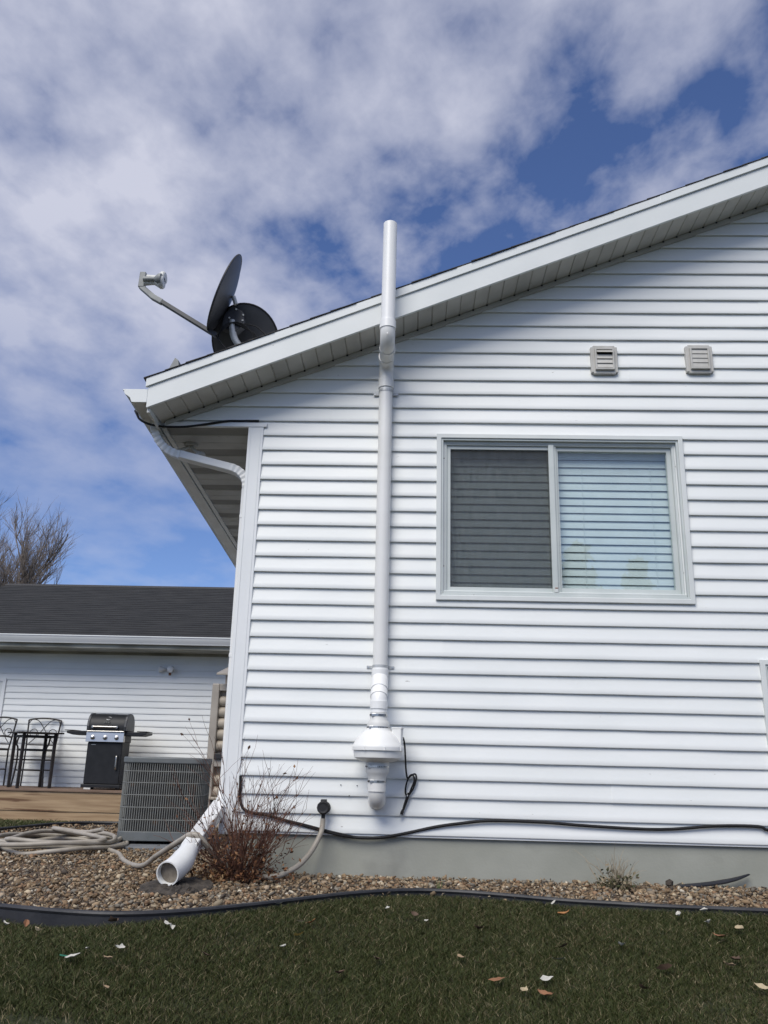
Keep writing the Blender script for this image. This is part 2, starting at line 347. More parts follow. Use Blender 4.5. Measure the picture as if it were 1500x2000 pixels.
BED_BACK = [(-3.3, -1.3), (-3.62, -0.6), (-3.6, 0.6), (-3.5, 1.6), (-3.31, 2.48), (-3.22, 2.8), (-3.04, 3.06), (-2.78, 3.15), (-2.2, 3.18), (-1.2, 3.18)]
front = [(x, y) for x, y in zip(EX[2:-1], EY[2:-1])] + [(3.4, -.94)]
bedpoly = [(-3.3, -1.3)] + front + [(3.4, 0.06), (-1.06, 0.06), (-1.06, 3.18)] + BED_BACK[::-1][1:-1]
mb = MB(); n = len(bedpoly)
mb.v = [(x, y, -.238) for x, y in bedpoly]; mb.f = [tuple(range(n))]
bed = mb.build('gravel_bed', M['soil']); reg(bed, 'brown soil of the planting bed under the gravel', 'bed', kind='structure')
def in_bed(x, y):
    r = np.zeros(len(x), bool); px_, py_ = zip(*bedpoly); j = n - 1
    for i in range(n):
        c = ((py_[i] > y) != (py_[j] > y)) & (x < (px_[j] - px_[i]) * (y - py_[i]) / (py_[j] - py_[i] + 1e-12) + px_[i]); r ^= c; j = i
    return r

def merged(name, V, F, col, mat, npv):
    """V (k,nv,3), F (nf,3|4) local, col (k,3): k copies in one mesh"""
    k, nv, _ = V.shape; nf, fs = F.shape
    me = bpy.data.meshes.new(name); me.vertices.add(k * nv); me.vertices.foreach_set('co', V.reshape(-1).astype(np.float32))
    loops = (F[None] + (np.arange(k) * nv)[:, None, None]).reshape(-1)
    me.loops.add(len(loops)); me.loops.foreach_set('vertex_index', loops.astype(np.int32))
    me.polygons.add(k * nf); me.polygons.foreach_set('loop_start', (np.arange(k * nf) * fs).astype(np.int32))
    me.update(calc_edges=True)
    if col is not None:
        a = me.color_attributes.new('Col', 'FLOAT_COLOR', 'POINT')
        cc = np.ones((k, nv, 4), np.float32); cc[:, :, :3] = col[:, None, :] if col.ndim == 2 else col
        a.data.foreach_set('color', cc.reshape(-1))
    me.materials.append(mat); o = bpy.data.objects.new(name, me); C.objects.link(o); return o

# gravel stones
bm = bmesh.new(); bmesh.ops.create_icosphere(bm, subdivisions=1, radius=1); bm.verts.ensure_lookup_table()
ico = np.array([v.co[:] for v in bm.verts]); icof = np.array([[v.index for v in f.verts] for f in bm.faces]); bm.free()
def rand_rot(k):
    q = nr.normal(size=(k, 4)); q /= np.linalg.norm(q, axis=1)[:, None]; a, b, c, d = q.T
    return np.stack([np.stack([1 - 2 * (c * c + d * d), 2 * (b * c - a * d), 2 * (b * d + a * c)], -1),
                     np.stack([2 * (b * c + a * d), 1 - 2 * (b * b + d * d), 2 * (c * d - a * b)], -1),
                     np.stack([2 * (b * d - a * c), 2 * (c * d + a * b), 1 - 2 * (b * b + c * c)], -1)], 1)
K = 120000
px_ = nr.uniform(-3.65, 3.4, K); py_ = nr.uniform(-1.55, 3.2, K); ok = in_bed(px_, py_)
ok &= ~((px_ > -1.08) & (py_ > -0.015))
ok &= (py_ < 1.0) | (nr.rand(K) < 0.4)
ok &= (px_ < 2.3) | (nr.rand(K) < 0.4)
ok &= (px_ > -1.9) | (py_ > 0.2) | (nr.rand(K) < 0.5)
px_, py_ = px_[ok], py_[ok]; K = len(px_)
size = np.clip(nr.lognormal(-4.42, 0.34, K), .006, .026)
shape = ico[None] * (1 + nr.uniform(-.28, .28, (K, 12))[:, :, None])
shape *= np.stack([np.ones(K), nr.uniform(.6, .95, K), nr.uniform(.42, .75, K)], -1)[:, None, :]
tilt = rand_rot(K); flat = np.eye(3)[None] * .55 + tilt * .45
ang = nr.uniform(0, 6.28, K); rz = np.zeros((K, 3, 3)); rz[:, 0, 0] = np.cos(ang); rz[:, 0, 1] = -np.sin(ang); rz[:, 1, 0] = np.sin(ang); rz[:, 1, 1] = np.cos(ang); rz[:, 2, 2] = 1
V = np.einsum('kij,kjl,knl->kni', rz, flat, shape) * size[:, None, None]
V += np.stack([px_, py_, -.236 + size * .35 + nr.uniform(0, .016, K)], -1)[:, None, :]
pal = np.array([(.33, .245, .165), (.22, .155, .10), (.46, .385, .285), (.23, .21, .185), (.085, .07, .06), (.26, .165, .105), (.36, .285, .215), (.17, .125, .088), (.60, .55, .47)])
pw = np.array([.22, .19, .10, .13, .10, .08, .10, .06, .02]); ci = nr.choice(len(pal), K, p=pw / pw.sum())
col = pal[ci] * nr.uniform(.52, 1.05, K)[:, None] * np.array([1.0, .975, .90])
gravel = merged('gravel', V, icof, col, M['stones'], 12)
reg(gravel, 'tan and brown river gravel filling the bed along the house', 'gravel', kind='stuff')

# grass blades
def grass(name, x, y, hmin, hmax, wd, label, drop=None):
    k = len(x); z = lawn_z(x, y) - .004
    big_ = np.sin(x * 2.3 + 1.1) * np.sin(y * 3.1 + x) * .5 + np.sin(x * 6.7 - y * 5.1) * .3
    h = nr.uniform(hmin, hmax, k) * (1 + .25 * big_); a = nr.uniform(0, 6.28, k); lean = nr.uniform(.2, 1.6, k) * h; la = nr.uniform(0, 6.28, k)
    sx, sy = np.cos(a) * wd / 2, np.sin(a) * wd / 2; lx, ly = np.cos(la) * lean, np.sin(la) * lean
    V = np.empty((k, 5, 3))
    V[:, 0] = np.stack([x - sx, y - sy, z], -1); V[:, 1] = np.stack([x + sx, y + sy, z], -1)
    V[:, 2] = np.stack([x + sx * .8 + lx * .35, y + sy * .8 + ly * .35, z + h * .6], -1)
    V[:, 3] = np.stack([x - sx * .8 + lx * .35, y - sy * .8 + ly * .35, z + h * .6], -1)
    V[:, 4] = np.stack([x + lx, y + ly, z + h * .95], -1)
    F = np.array([[0, 1, 2], [0, 2, 3], [3, 2, 4]])
    g = np.array([(.034, .045, .012), (.050, .061, .018), (.078, .078, .030), (.12, .095, .050), (.24, .20, .12)])
    pr = np.stack([np.full(k, .36), np.full(k, .34), np.full(k, .17), np.clip(.09 - .09 * big_, .02, .3), np.full(k, .05)], -1)
    cs = (pr / pr.sum(1)[:, None]).cumsum(1); i = (nr.rand(k)[:, None] > cs).sum(1).clip(0, 4)
    col = g[i] * nr.uniform(.75, 1.25, k)[:, None]
    o = merged(name, V, F, col, M['blades'], 5); reg(o, label, 'grass', kind='stuff'); return o
kx = np.concatenate([nr.uniform(-2.4, 2.3, 540000), nr.uniform(-3.4, -2.4, 30000), nr.uniform(2.3, 3.3, 30000)]); ky = np.concatenate([nr.uniform(-2.8, -.55, 540000), nr.uniform(-3.2, -.55, 60000)]); ye = np.interp(kx, EX, EY)
ok = (ky < ye - .028) & (nr.rand(len(kx)) < np.where((np.abs(kx + .05) > 1.9) & (np.abs(kx + .05) < 2.36), .45, 1.0) * np.where(ky < -2.3, .35, 1.0))
grass('grass', kx[ok], ky[ok], .012, .033, .0025, 'short dark green lawn grass with dry blades mixed in')
bx_ = nr.uniform(-6.6, -2.2, 26000); by_ = nr.uniform(3.15, 7.7, 26000); ok = ~in_bed(bx_, by_)
grass('grass', bx_[ok], by_[ok], .03, .07, .008, 'strip of green grass between the gravel bed and the deck')

# landscape edging
def edging(pts, z0, z1, label):
    P_ = spline(pts, 5)
    prof = [(0, -.006), (0, .006)]
    hh = z1 - z0
    m = MB()
    m.sweep([(x, y, z1) for x, y in P_], [(.011 * math.cos(2 * math.pi * i / 8), .011 * math.sin(2 * math.pi * i / 8)) for i in range(8)], True, (0, 0, 1))
    m.sweep([(x, y, z1 - hh / 2 - .006) for x, y in P_], [(-hh / 2, -.005), (hh / 2, -.005), (hh / 2, .005), (-hh / 2, .005)], True, (0, 0, 1))
    o = m.build('landscape_edging', M['edging'], None, smooth=True); reg(o, label, 'edging')
edging(front[:-1] + [(2.4, -.93), (3.3, -.94)], -.36, -.208, 'black plastic lawn edging curving between the gravel and front lawn')
edging([(-1.68, -1.43), (-2.6, -1.34), (-3.3, -1.3)] + BED_BACK[1:-1] + [(-2.1, 3.2)], -.36, -.205, 'black plastic lawn edging along the grass strip by the deck')

# ------------------------------------------------------------------ the house
PITCH = .1016; SL = .41; RIDGE = 4.5; HB = 8.2
def zs(x): return 3.474 + SL * ((x if x <= RIDGE else 2 * RIDGE - x) - .642)
def xs(z): return (z - 3.474) / SL + .642
def warp(p):                      # the long eave is not quite square to the gable wall
    x, y, z = p
    if x < -1.107: x += (x + 1.107) / .6 * .05 * max(y, 0)
    return (x, y, z)
house = thing('house', 'white vinyl sided house with a gable roof and sliding window above gravel', 'house', (-1.0, 0.1, -.24))
foundation = MB().box(-1.07, 10.07, .012, .25, -.75, .02).box(-1.07, -.85, .25, HB, -.75, .02).build('foundation', M['concrete'], house)
core = MB()
WX0, WX1, WZ0, WZ1 = .132, 1.711, 1.362, 2.458
VX0, VX1, VZ0, VZ1 = 2.06, 3.25, .33, 1.036
xl, xr = -1.075, 10.07
for b in ((xl, WX0 + .06, 0.018, 2.46), (WX0 + .06, WX1 - .06, .018, WZ0 + .06), (WX0 + .06, WX1 - .06, WZ1 - .06, 2.46),
          (WX1 - .06, VX0 + .06, .018, 2.46), (VX0 + .06, VX1 - .06, .018, VZ0 + .06), (VX0 + .06, VX1 - .06, VZ1 - .06, 2.46), (VX1 - .06, xr, .018, 2.46)):
    core.box(b[0], b[1], .003, .10, b[2], b[3])
core.prism([(-1.69, 2.4955), (10.69, 2.4955), (RIDGE, zs(RIDGE) - .004)], .003, .10)
core.box(xl, -.95, .10, HB, .018, 2.49)
core.build('wall', M['trim'], house)

def course(root, x0b, x0t, x1b, x1t, z0, pitch, yb, mat, name='siding_course', proj=.0185, wob=.0012, seed=0):
    """one clapboard course: sloping face, rounded butt and return lip"""
    r_ = random.Random(seed); wdt = max(x1b - x0b, .05); ns = max(1, min(40, int(wdt / .22)))
    prof = [(-.0015, pitch + .003, 1), (-.0045, pitch * .8, .8), (-proj * .72, pitch * .3, .3), (-proj, .006, .06), (-proj + .0015, .0012, 0), (-proj + .005, 0, 0), (0.001, .0025, 0)]
    vs_ = []; fs = []; m = len(prof)
    for i in range(ns + 1):
        t = i / ns; wy = r_.uniform(-wob, wob); wz = r_.uniform(-wob, wob) * .6
        for y, dz, h in prof:
            x = (x0b + (x0t - x0b) * h) * (1 - t) + (x1b + (x1t - x1b) * h) * t
            vs_.append((x, yb + y + wy * (1 if y < -.004 else 0), z0 + dz + (wz if h < .9 else 0)))
    for i in range(ns):
        for k in range(m - 1): fs.append((i * m + k, (i + 1) * m + k, (i + 1) * m + k + 1, i * m + k + 1))
    # end returns
    fs.append(tuple(range(m))); fs.append(tuple(ns * m + k for k in range(m - 1, -1, -1)))
    mb_ = MB(); mb_.add(vs_, fs); return mb_.build(name, mat, root, smooth=True)
seams = {10: .17, 11: .17, 25: -.58, 26: -.58, 28: 1.4, 29: 1.4, 2: 1.15, 3: 1.15, 6: 2.4, 7: 2.4, 12: 2.2, 13: 2.2, 32: 2.3, 33: 2.3}
nrow = int((zs(RIDGE)) / PITCH)
for k in range(nrow):
    z0 = k * PITCH; zt = z0 + PITCH
    lb = -1.008 if z0 < 2.49 else max(xs(z0), -1.66); lt = -1.008 if zt < 2.56 else max(xs(min(zt, zs(RIDGE) - .01)), -1.66)
    rb, rt_ = 10.0 if z0 < 2.49 else 2 * RIDGE - lb, 10.0 if zt < 2.56 else 2 * RIDGE - lt
    spans = [(lb, lt, rb, rt_)]
    for (a0, a1, c0, c1) in ((WX0, WX1, WZ0 + .1, WZ1 - .1), (VX0, VX1, VZ0 + .1, VZ1 - .1)):
        if z0 < c1 and zt > c0:
            s_ = spans.pop(); spans += [(s_[0], s_[1], a0 + .012, a0 + .012), (a1 - .012, a1 - .012, s_[2], s_[3])]
    for s_ in spans:
        sx_ = seams.get(k)
        if sx_ is not None and s_[0] + .1 < sx_ < s_[2] - .1:
            course(house, s_[0], s_[1], sx_ + .02, sx_ + .02, z0, PITCH, 0, M['vinyl'], seed=k * 7 + 1)
            course(house, sx_, sx_, s_[2], s_[3], z0, PITCH, -.0014, M['vinyl'], seed=k * 7 + 2)
        else:
            course(house, *s_, z0, PITCH, 0, M['vinyl'], seed=k * 7 + 3)
# starter strip, corner post, frieze strip over the eave
MB().box(-1.0, 10.0, -.008, .003, -.012, .003).build('starter_strip', M['trim'], house)
post = MB().prism([(-1.107, -.021), (-1.006, -.021), (-1.006, .0), (-1.0875, .0), (-1.0875, .082), (-1.107, .082)], -.022, 2.508, 'z').build('corner_post', M['trim'], house, bevel=.003)
MB().box(-1.094, -1.088, -.0235, -.021, -.02, 2.50).build('bead', M['trim'], post)
MB().box(-1.030, -1.024, -.0235, -.021, -.02, 2.50).build('bead', M['trim'], post)
MB().box(-1.665, -.985, -.026, .003, 2.4925, 2.522).build('frieze', M['trim'], house, bevel=.002, warp=None)
# side wall courses along the eave side
for k in range(24):
    z0 = k * PITCH
    MB().prism([(-1.075, z0 + .001), (-1.090, z0 + .001), (-1.0905, z0 + .005), (-1.0765, z0 + PITCH)], .083, HB, 'y').build('siding_course', M['vinyl'], house)

# rake trim against the soffit
MB().prism([(-1.66, zs(-1.66) - .036), (RIDGE, zs(RIDGE) - .036), (RIDGE, zs(RIDGE) - .002), (-1.66, zs(-1.66) - .002)], -.028, .0, 'y').build('rake_channel', M['soffit'], house, bevel=.002)
MB().prism([(RIDGE + .002, zs(RIDGE) - .036), (10.66, zs(-1.66) - .036), (10.66, zs(-1.66) - .002), (RIDGE + .002, zs(RIDGE) - .002)], -.028, .0, 'y').build('rake_channel', M['soffit'], house, bevel=.002)
# rake soffit strips (vinyl panels with V grooves)
PWS = .1016 / math.sqrt(1 + SL * SL)
def soffit_strip(x):
    m = MB(); a = x; b = x + PWS; g = .007
    poly = [(a, zs(a) + .010), (a + .0008, zs(a) + .006), (a + g, zs(a + g)), (b - g * .6, zs(b - g * .6)), (b - .0008, zs(b) + .006), (b, zs(b) + .010)]
    return m.prism(poly, -.276, -.001, 'y')
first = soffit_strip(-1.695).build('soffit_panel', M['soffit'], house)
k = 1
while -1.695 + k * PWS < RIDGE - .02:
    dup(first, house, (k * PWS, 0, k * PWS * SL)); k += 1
for hx, hz in ((-.412, .264), (-.317, .262), (-.36, .2055)):
    MB().lathe([(.0035, -.001), (.003, .002)], (hx, -.0185 if hz < .22 else -.0115, hz), 8, 'y').build('screw_hole', M['black'], house)
# small weep gaps at the wall end of the panels
wf = MB().box(-1.695 + PWS - .006, -1.695 + PWS + .006, -.034, -.030, zs(-1.695 + PWS) - .010, zs(-1.695 + PWS) - .001).build('panel_notch', M['black'], house)
k = 1
while -1.695 + (k + 1) * PWS < 3.2: dup(wf, house, (k * PWS, 0, k * PWS * SL)); k += 1

# rake fascia board with metal drip edge above it
def rake_band(x0, x1, h0, h1, y0, y1, name, mat, bev=.002, plumb=0.0):
    return MB().prism([(x0, zs(x0) + h0), (x1, zs(x1) + h0), (x1, zs(x1) + h1), (x0, zs(x0) + h1)], y0, y1, 'y').build(name, mat, house, bevel=bev)
rake_band(-1.708, RIDGE, -.006, .150, -.297, -.277, 'rake_fascia', M['fascia'])
rake_band(RIDGE, 10.70, -.006, .150, -.297, -.277, 'rake_fascia', M['fascia'])
rake_band(-1.722, 1.62, .139, .197, -.309, -.285, 'drip_edge', M['fascia'])
rake_band(1.60, RIDGE, .1395, .1975, -.3105, -.2855, 'drip_edge', M['fascia'])
rake_band(RIDGE, 10.72, .139, .197, -.309, -.285, 'drip_edge', M['fascia'])
# roof deck and shingle courses
def roof_slab(y0, y1):
    m = MB()
    m.prism([(-1.72, zs(-1.72) + .165), (RIDGE, zs(RIDGE) + .165), (10.72, zs(-1.72) + .165), (10.72, zs(-1.72) + .196), (RIDGE, zs(RIDGE) + .196), (-1.72, zs(-1.72) + .196)], y0, y1, 'y')
    return m
roof = roof_slab(-.284, HB).build('roof', M['trim'], house, warp=warp)
EXP = .13; k = 0
while True:
    xa = -1.738 + k * EXP; xb = xa + EXP + .035
    if xa > RIDGE - .05: break
    xb = min(xb, RIDGE)
    yo = -.3115 - rnd.uniform(0, .008)
    for sgn in (1, -1):
        f = (lambda x: x) if sgn > 0 else (lambda x: 2 * RIDGE - x)
        MB().prism([(f(xa), zs(xa) + .2), (f(xb), zs(xb) + .198), (f(xb), zs(xb) + .2015), (f(xa), zs(xa) + .2075)], yo, HB + .2, 'y').build('shingle_course', M['shingle'], roof, warp=warp)
    k += 1
MB().prism([(RIDGE - .14, zs(RIDGE - .14) + .213), (RIDGE, zs(RIDGE) + .222), (RIDGE + .14, zs(RIDGE - .14) + .213), (RIDGE, zs(RIDGE) + .205)], -.31, HB + .2, 'y').build('ridge_cap', M['shingle'], roof)

# eave soffit (strips run out from the wall), eave fascia
EVX = -1.69
pos = .0; i = 0
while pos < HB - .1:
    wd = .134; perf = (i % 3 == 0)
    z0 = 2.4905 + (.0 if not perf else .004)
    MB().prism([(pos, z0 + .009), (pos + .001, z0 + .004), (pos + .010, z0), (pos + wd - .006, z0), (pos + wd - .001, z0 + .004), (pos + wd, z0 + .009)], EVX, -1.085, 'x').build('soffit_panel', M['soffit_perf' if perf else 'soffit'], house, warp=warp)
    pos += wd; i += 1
MB().box(-1.708, -1.690, -.274, HB, 2.481, 2.668).build('eave_fascia', M['gutter'], house, warp=warp, bevel=.002)
MB().box(-1.689, -1.66, 0.0, HB, 2.4815, 2.4895).build('soffit_channel', M['gutter'], house, warp=warp)
# eave gutter, K profile
GB = 2.543
gp = [(0, 0), (.094, 0), (.101, .012), (.108, .030), (.124, .043), (.141, .052), (.150, .066), (.150, .078), (.158, .079), (.158, .087), (.146, .088), (.0, .088)]
gpoly = [(-1.7085 - a, GB + b) for a, b in gp]
gut = MB().prism(gpoly, -.292, HB, 'y').build('gutter', M['gutter'], house, warp=warp, smooth=True)
MB().prism([(-1.7083 - a * 1.012, GB - .0015 + b * 1.02) for a, b in gp], -.297, -.280, 'y').build('end_cap', M['fascia'], gut, bevel=.002)
# downspout
DY = .125; RP = [(-.0255, -.038), (-.022, -.0415), (.022, -.0415), (.0255, -.038), (.0255, .038), (.022, .0415), (-.022, .0415), (-.0255, .038)]
def ribbed(m, path, up, amp=.07):
    m.sweep(path, [(a * 1.02, b * 1.02) for a, b in RP], True, up, [1.0 + (amp if i % 2 else -.02) for i in range(len(path))])
ds = MB()
def fillet(p0, p1, p2, r, n):
    p0, p1, p2 = Vector(p0), Vector(p1), Vector(p2); a = (p0 - p1).normalized() * r; b = (p2 - p1).normalized() * r
    return [tuple((p1 + a) * (1 - t) ** 2 + p1 * 2 * t * (1 - t) + (p1 + b) * t * t) for t in [i / n for i in range(n + 1)]]
A0 = (-1.755, .06, 2.548); A1 = (-1.735, .075, 2.365); A2 = (-1.12, DY, 2.222); A3 = (-1.1175, DY, .135)
B1 = fillet(A0, A1, A2, .17, 16); B2 = fillet(A1, A2, A3, .12, 12)
spout = MB().sweep([B1[-1], B2[0]], RP, True, (0, 0, 1)).sweep([B2[-1], (-1.1175, DY, .30)], RP, True, (1, 0, 0)).build('downspout', M['spout'], house, smooth=True)
m = MB(); ribbed(m, [A0] + B1, (1, 0, 0)); m.build('elbow', M['spout'], spout)
m = MB(); ribbed(m, B2, (0, 0, 1), .05); m.build('elbow', M['spout'], spout)
K1 = fillet((-1.1175, DY, .30), (-1.118, DY, .155), (-1.140, -.545, -.060), .085, 10)
m = MB(); m.sweep([(-1.1175, DY, .30)] + K1, [(a * 1.03, b * 1.03) for a, b in RP], True, (1, 0, 0)); m.build('elbow', M['spout'], spout, smooth=True)
m = MB(); m.sweep([K1[-1], (-1.140, -.545, -.060)], [(b, a * 1.25) for a, b in RP], True, (1, 0, 0)); m.build('extension', M['spout'], spout, smooth=True)
# round adapter at the end of the extension
pth = [(-1.140, -.505, -.047), (-1.140, -.52, -.052)] + fillet((-1.1405, -.52, -.052), (-1.146, -.650, -.118), (-1.180, -.82, -.152), .095, 9) + [(-1.174, -.79, -.146)]
m = MB(); n_ = 24; ro, ri = .0585, .0525
sc_ = [.74, .80] + [.86 + .14 * min(1, i / 3) for i in range(len(pth) - 2)]
m.tube(pth, ro, n_, False, sc_); inner = pth[3:]; m.tube(inner[::-1], ri, n_, False)
b_o = (len(pth) - 1) * n_; b_i = len(pth) * n_
# rim between outer and inner end rings (built as its own flat ring)
T_ = (Vector(pth[-1]) - Vector(pth[-2])).normalized()
u_ = (Vector((0, 0, 1)) - T_ * T_.z).normalized(); v_ = T_.cross(u_); E_ = Vector(pth[-1])
ringv = [tuple(E_ + (u_ * math.cos(t) + v_ * math.sin(t)) * r_) for r_ in (ro, ri) for t in [2 * math.pi * i / 32 for i in range(32)]]
m.add(ringv, [(i, (i + 1) % 32, (i + 1) % 32 + 32, i + 32) for i in range(32)])
adp = m.build('drain_adapter', M['spout'], spout, smooth=True)
m = MB(); mud = [tuple((E_ - T_ * .032) + (u_ * math.cos(t) + v_ * math.sin(t)) * .052) for t in [2 * math.pi * i / 24 for i in range(24)]]
m.add(mud, [tuple(range(24))]); m.build('silt', PM('pipe_silt', (.16, .135, .105), (.23, .20, .16), 40, .9), spout)
# downspout strap screws
for zz in (1.9, 1.0): MB().box(-1.146, -1.091, DY - .044, DY + .044, zz, zz + .022).build('strap', M['spout'], spout, bevel=.001)

# ------------------------------------------------------------------ windows
def make_window(x0, x1, z0, z1, slats, screen):
    wo = MB().ring(x0, x1, z0, z1, .030, -.030, .02).build('window', M['wintrim'], house, bevel=.003)
    MB().ring(x0 + .030, x1 - .030, z0 + .030, z1 - .030, .013, -.021, .03).build('frame', M['winframe'], wo, bevel=.0015)
    MB().ring(x0 + .043, x1 - .043, z0 + .043, z1 - .043, .024, .006, .10).build('frame', M['winframe'], wo, bevel=.0015)
    MB().ring(x0 + .052, x1 - .052, z0 + .052, z1 - .052, .006, .0005, .007).build('track', M['winframe'], wo)
    # bottom sill lip
    MB().box(x0 + .044, x1 - .044, -.014, .006, z0 + .0435, z0 + .060).build('sill', M['winframe'], wo, bevel=.002)
    xm = x0 + (x1 - x0) * .470
    ax0, ax1, az0, az1 = x0 + .067, x1 - .067, z0 + .067, z1 - .067
    MB().ring(ax0, xm + .012, az0, az1, .024, .018, .040).build('sash', M['winframe'], wo, bevel=.0015)
    MB().ring(xm + .016, ax1, az0, az1, .028, .024, .062).build('sash', M['winframe'], wo, bevel=.0015)
    MB().box(xm - .020, xm + .014, -.004, .017, z0 + .061, z1 - .061).build('mullion', M['winframe'], wo, bevel=.002)
    MB().box(xm + .015, xm + .030, .010, .023, az0, az1).build('mullion', M['winframe'], wo, bevel=.001)
    MB().box(xm - .012, xm + .012, -.016, -.004, z0 + .061, z0 + .085).build('latch', M['wintrim'], wo, bevel=.002)
    MB().box(xm - .008, xm + .010, -.0175, -.006, z0 + .085, z0 + .090).build('rust_spot', M['rust'], wo)
    MB().box(ax0 + .02, xm, .046, .050, az0 + .02, az1 - .02).build('pane', M['glass'], wo)
    MB().box(xm + .036, ax1 - .02, .042, .046, az0 + .02, az1 - .02).build('pane', M['glass'], wo)
    if screen: MB().box(ax0 + .02, xm - .002, .026, .0265, az0 + .02, az1 - .02).build('insect_screen', M['screen'], wo)
    for (sx_, sz) in ((x0 + .049, z0 + .22), (x0 + .049, z1 - .16), (x1 - .049, z0 + .20), (x1 - .049, z1 - .2)):
        MB().lathe([(.004, -.003), (.003, .004)], (sx_, .006, sz), 8, 'y').build('screw', M['rust'], wo)
    # venetian blind behind the glass
    p = .0535; nz = int((z1 - z0 - .24) / p)
    prof = [(.090, 0.0), (.0925, .017), (.0965, .034), (.102, .0515)]
    m_ = MB(); n_ = 4; zz = z0 + .085
    for x in (ax0 + .005, ax1 - .005):
        m_.v += [(x, y, zz + h) for y, h in prof]
        m_.v += [(x, y + .0025, zz + h + .001) for y, h in prof]
    m_.f = [(i, i + 1, 8 + i + 1, 8 + i) for i in range(3)] + [(4 + i, 12 + i, 12 + i + 1, 4 + i + 1) for i in range(3)] + [(0, 8, 12, 4), (3, 7, 15, 11)]
    sl = m_.build('slat', M['blind'], wo, smooth=True)
    for i in range(1, nz + 2): dup(sl, wo, (0, rnd.uniform(-.0008, .0008), i * p * .97))
    for fx in (.14, .46, .60, .88):
        x = x0 + (x1 - x0) * fx
        MB().tube([(x, .086, z0 + .08), (x, .086, z1 - .1)], .0012, 6).build('ladder_cord', M['blind'], wo)
    MB().box(ax0 + .005, ax1 - .005, .085, .125, z1 - .118, z1 - .085).build('head_rail', M['blind'], wo)
    rm = MB().box(x0 - .02, x1 + .02, 1.4, 1.42, z0 - .3, z1 + .3)
    rm.box(x0 - .04, x0 - .02, .11, 1.4, z0 - .3, z1 + .3).box(x1 + .02, x1 + .04, .11, 1.4, z0 - .3, z1 + .3)
    rm.box(x0 - .04, x1 + .04, .11, 1.4, z0 - .32, z0 - .3).box(x0 - .04, x1 + .04, .11, 1.4, z1 + .3, z1 + .32)
    rm.build('room', M['room'], wo)
make_window(WX0, WX1, WZ0, WZ1, True, True)
make_window(VX0, VX1, VZ0, VZ1, True, True)

# ------------------------------------------------------------------ radon vent pipe
FX = -.196; PR = .0445
rp = thing('radon_vent_pipe', 'white plastic vent pipe with inline fan running up the gable wall', 'vent pipe', (FX, -.17, .14))
MB().tube(fillet((FX, -.17, .30), (FX, -.17, .185), (FX, .0, .185), .075, 10) + [(FX, .002, .185)], PR * 1.06, 28).build('elbow', M['pvc'], rp, smooth=True)
MB().lathe([(.053, -.03), (.053, .0)], (FX, -.06, .185), 28, 'y').build('hub', M['pvc'], rp, smooth=True)
MB().lathe([(PR * 1.14, .0), (PR * 1.14, .05)], (FX, -.17, .238), 28).build('hub', M['pvc'], rp, smooth=True)
MB().lathe([(.050, .272), (.051, .315), (.060, .332), (.0665, .345), (.067, .398), (.05, .398)], (FX, -.17, 0), 32).build('rubber_coupling', M['rubber_white'], rp, smooth=True)
MB().lathe([(.064, .565), (.065, .603), (.060, .618), (.050, .632), (.0495, .672), (.04, .672)], (FX, -.17, 0), 32).build('rubber_coupling', M['rubber_white'], rp, smooth=True)
fan = MB().lathe([(.06, .395), (.080, .397), (.098, .402), (.124, .413), (.134, .420), (.1385, .455), (.1385, .458), (.148, .459), (.1485, .476), (.1475, .482), (.140, .492), (.128, .513), (.115, .533), (.098, .551), (.080, .565), (.072, .572), (.070, .582), (.05, .582)], (FX, -.17, 0), 48).build('fan_housing', M['fanplastic'], rp, smooth=True)
for a in range(8):
    t = a * math.pi / 4 + .3
    MB().box(FX + .1475 * math.cos(t) - .004, FX + .1475 * math.cos(t) + .004, -.17 + .1475 * math.sin(t) - .004, -.17 + .1475 * math.sin(t) + .004, .458, .479).build('rim_clip', M['fanplastic'], fan, bevel=.001)
jb = MB().prism([(FX + .078, -.205), (FX + .132, -.215), (FX + .143, -.18), (FX + .14, -.13), (FX + .09, -.115)], .478, .580, 'z').build('junction_box', M['fanplastic'], rp, bevel=.004)
MB().prism([(FX + .076, -.207), (FX + .134, -.217), (FX + .146, -.18), (FX + .143, -.128), (FX + .088, -.113)], .5795, .588, 'z').build('lid', M['fanplastic'], jb, bevel=.002)
def clamp(z, r, parent=rp, y=-.17, x=FX):
    c = MB().lathe([(r, -.0065), (r + .0016, -.0062), (r + .0016, .0062), (r, .0065)], (x, y, z), 36).build('hose_clamp', M['steel'], parent, smooth=True)
    MB().box(x - r * .75, x - r * .75 + .024, y - r * .78 - .008, y - r * .78 + .004, z - .008, z + .008).build('clamp_screw', M['steel'], c, bevel=.0015)
    for k_ in range(16):
        t = math.pi * (1.12 + .045 * k_)
        if k_ in (5, 6, 7, 8): continue
        cx_, cy_ = x + (r + .0018) * math.cos(t), y + (r + .0018) * math.sin(t)
        MB().box(cx_ - .0016, cx_ + .0016, cy_ - .0012, cy_ + .0012, z - .004, z + .004).build('slot', M['black'], c)
clamp(.292, .0515); clamp(.372, .068); clamp(.585, .066); clamp(.655, .0505)
lowp = [(FX, -.17, .655), (FX, -.17, .735), (FX - .001, -.168, .752), (FX - .002, -.068, .872), (FX - .002, -.062, .89), (FX - .002, -.06, .95)]
MB().tube(lowp, PR * 1.04, 28).build('offset_elbow', M['pvc_top'], rp, smooth=True)
def band(p0, p1, r, name='hub', mat='pvc_top'):
    MB().tube([p0, p1], r, 28).build(name, M[mat], rp, smooth=True, bevel=.0015)
band((FX, -.17, .69), (FX, -.17, .736), PR * 1.13)
def lp(a, b, t): return tuple(Vector(a) * (1 - t) + Vector(b) * t)
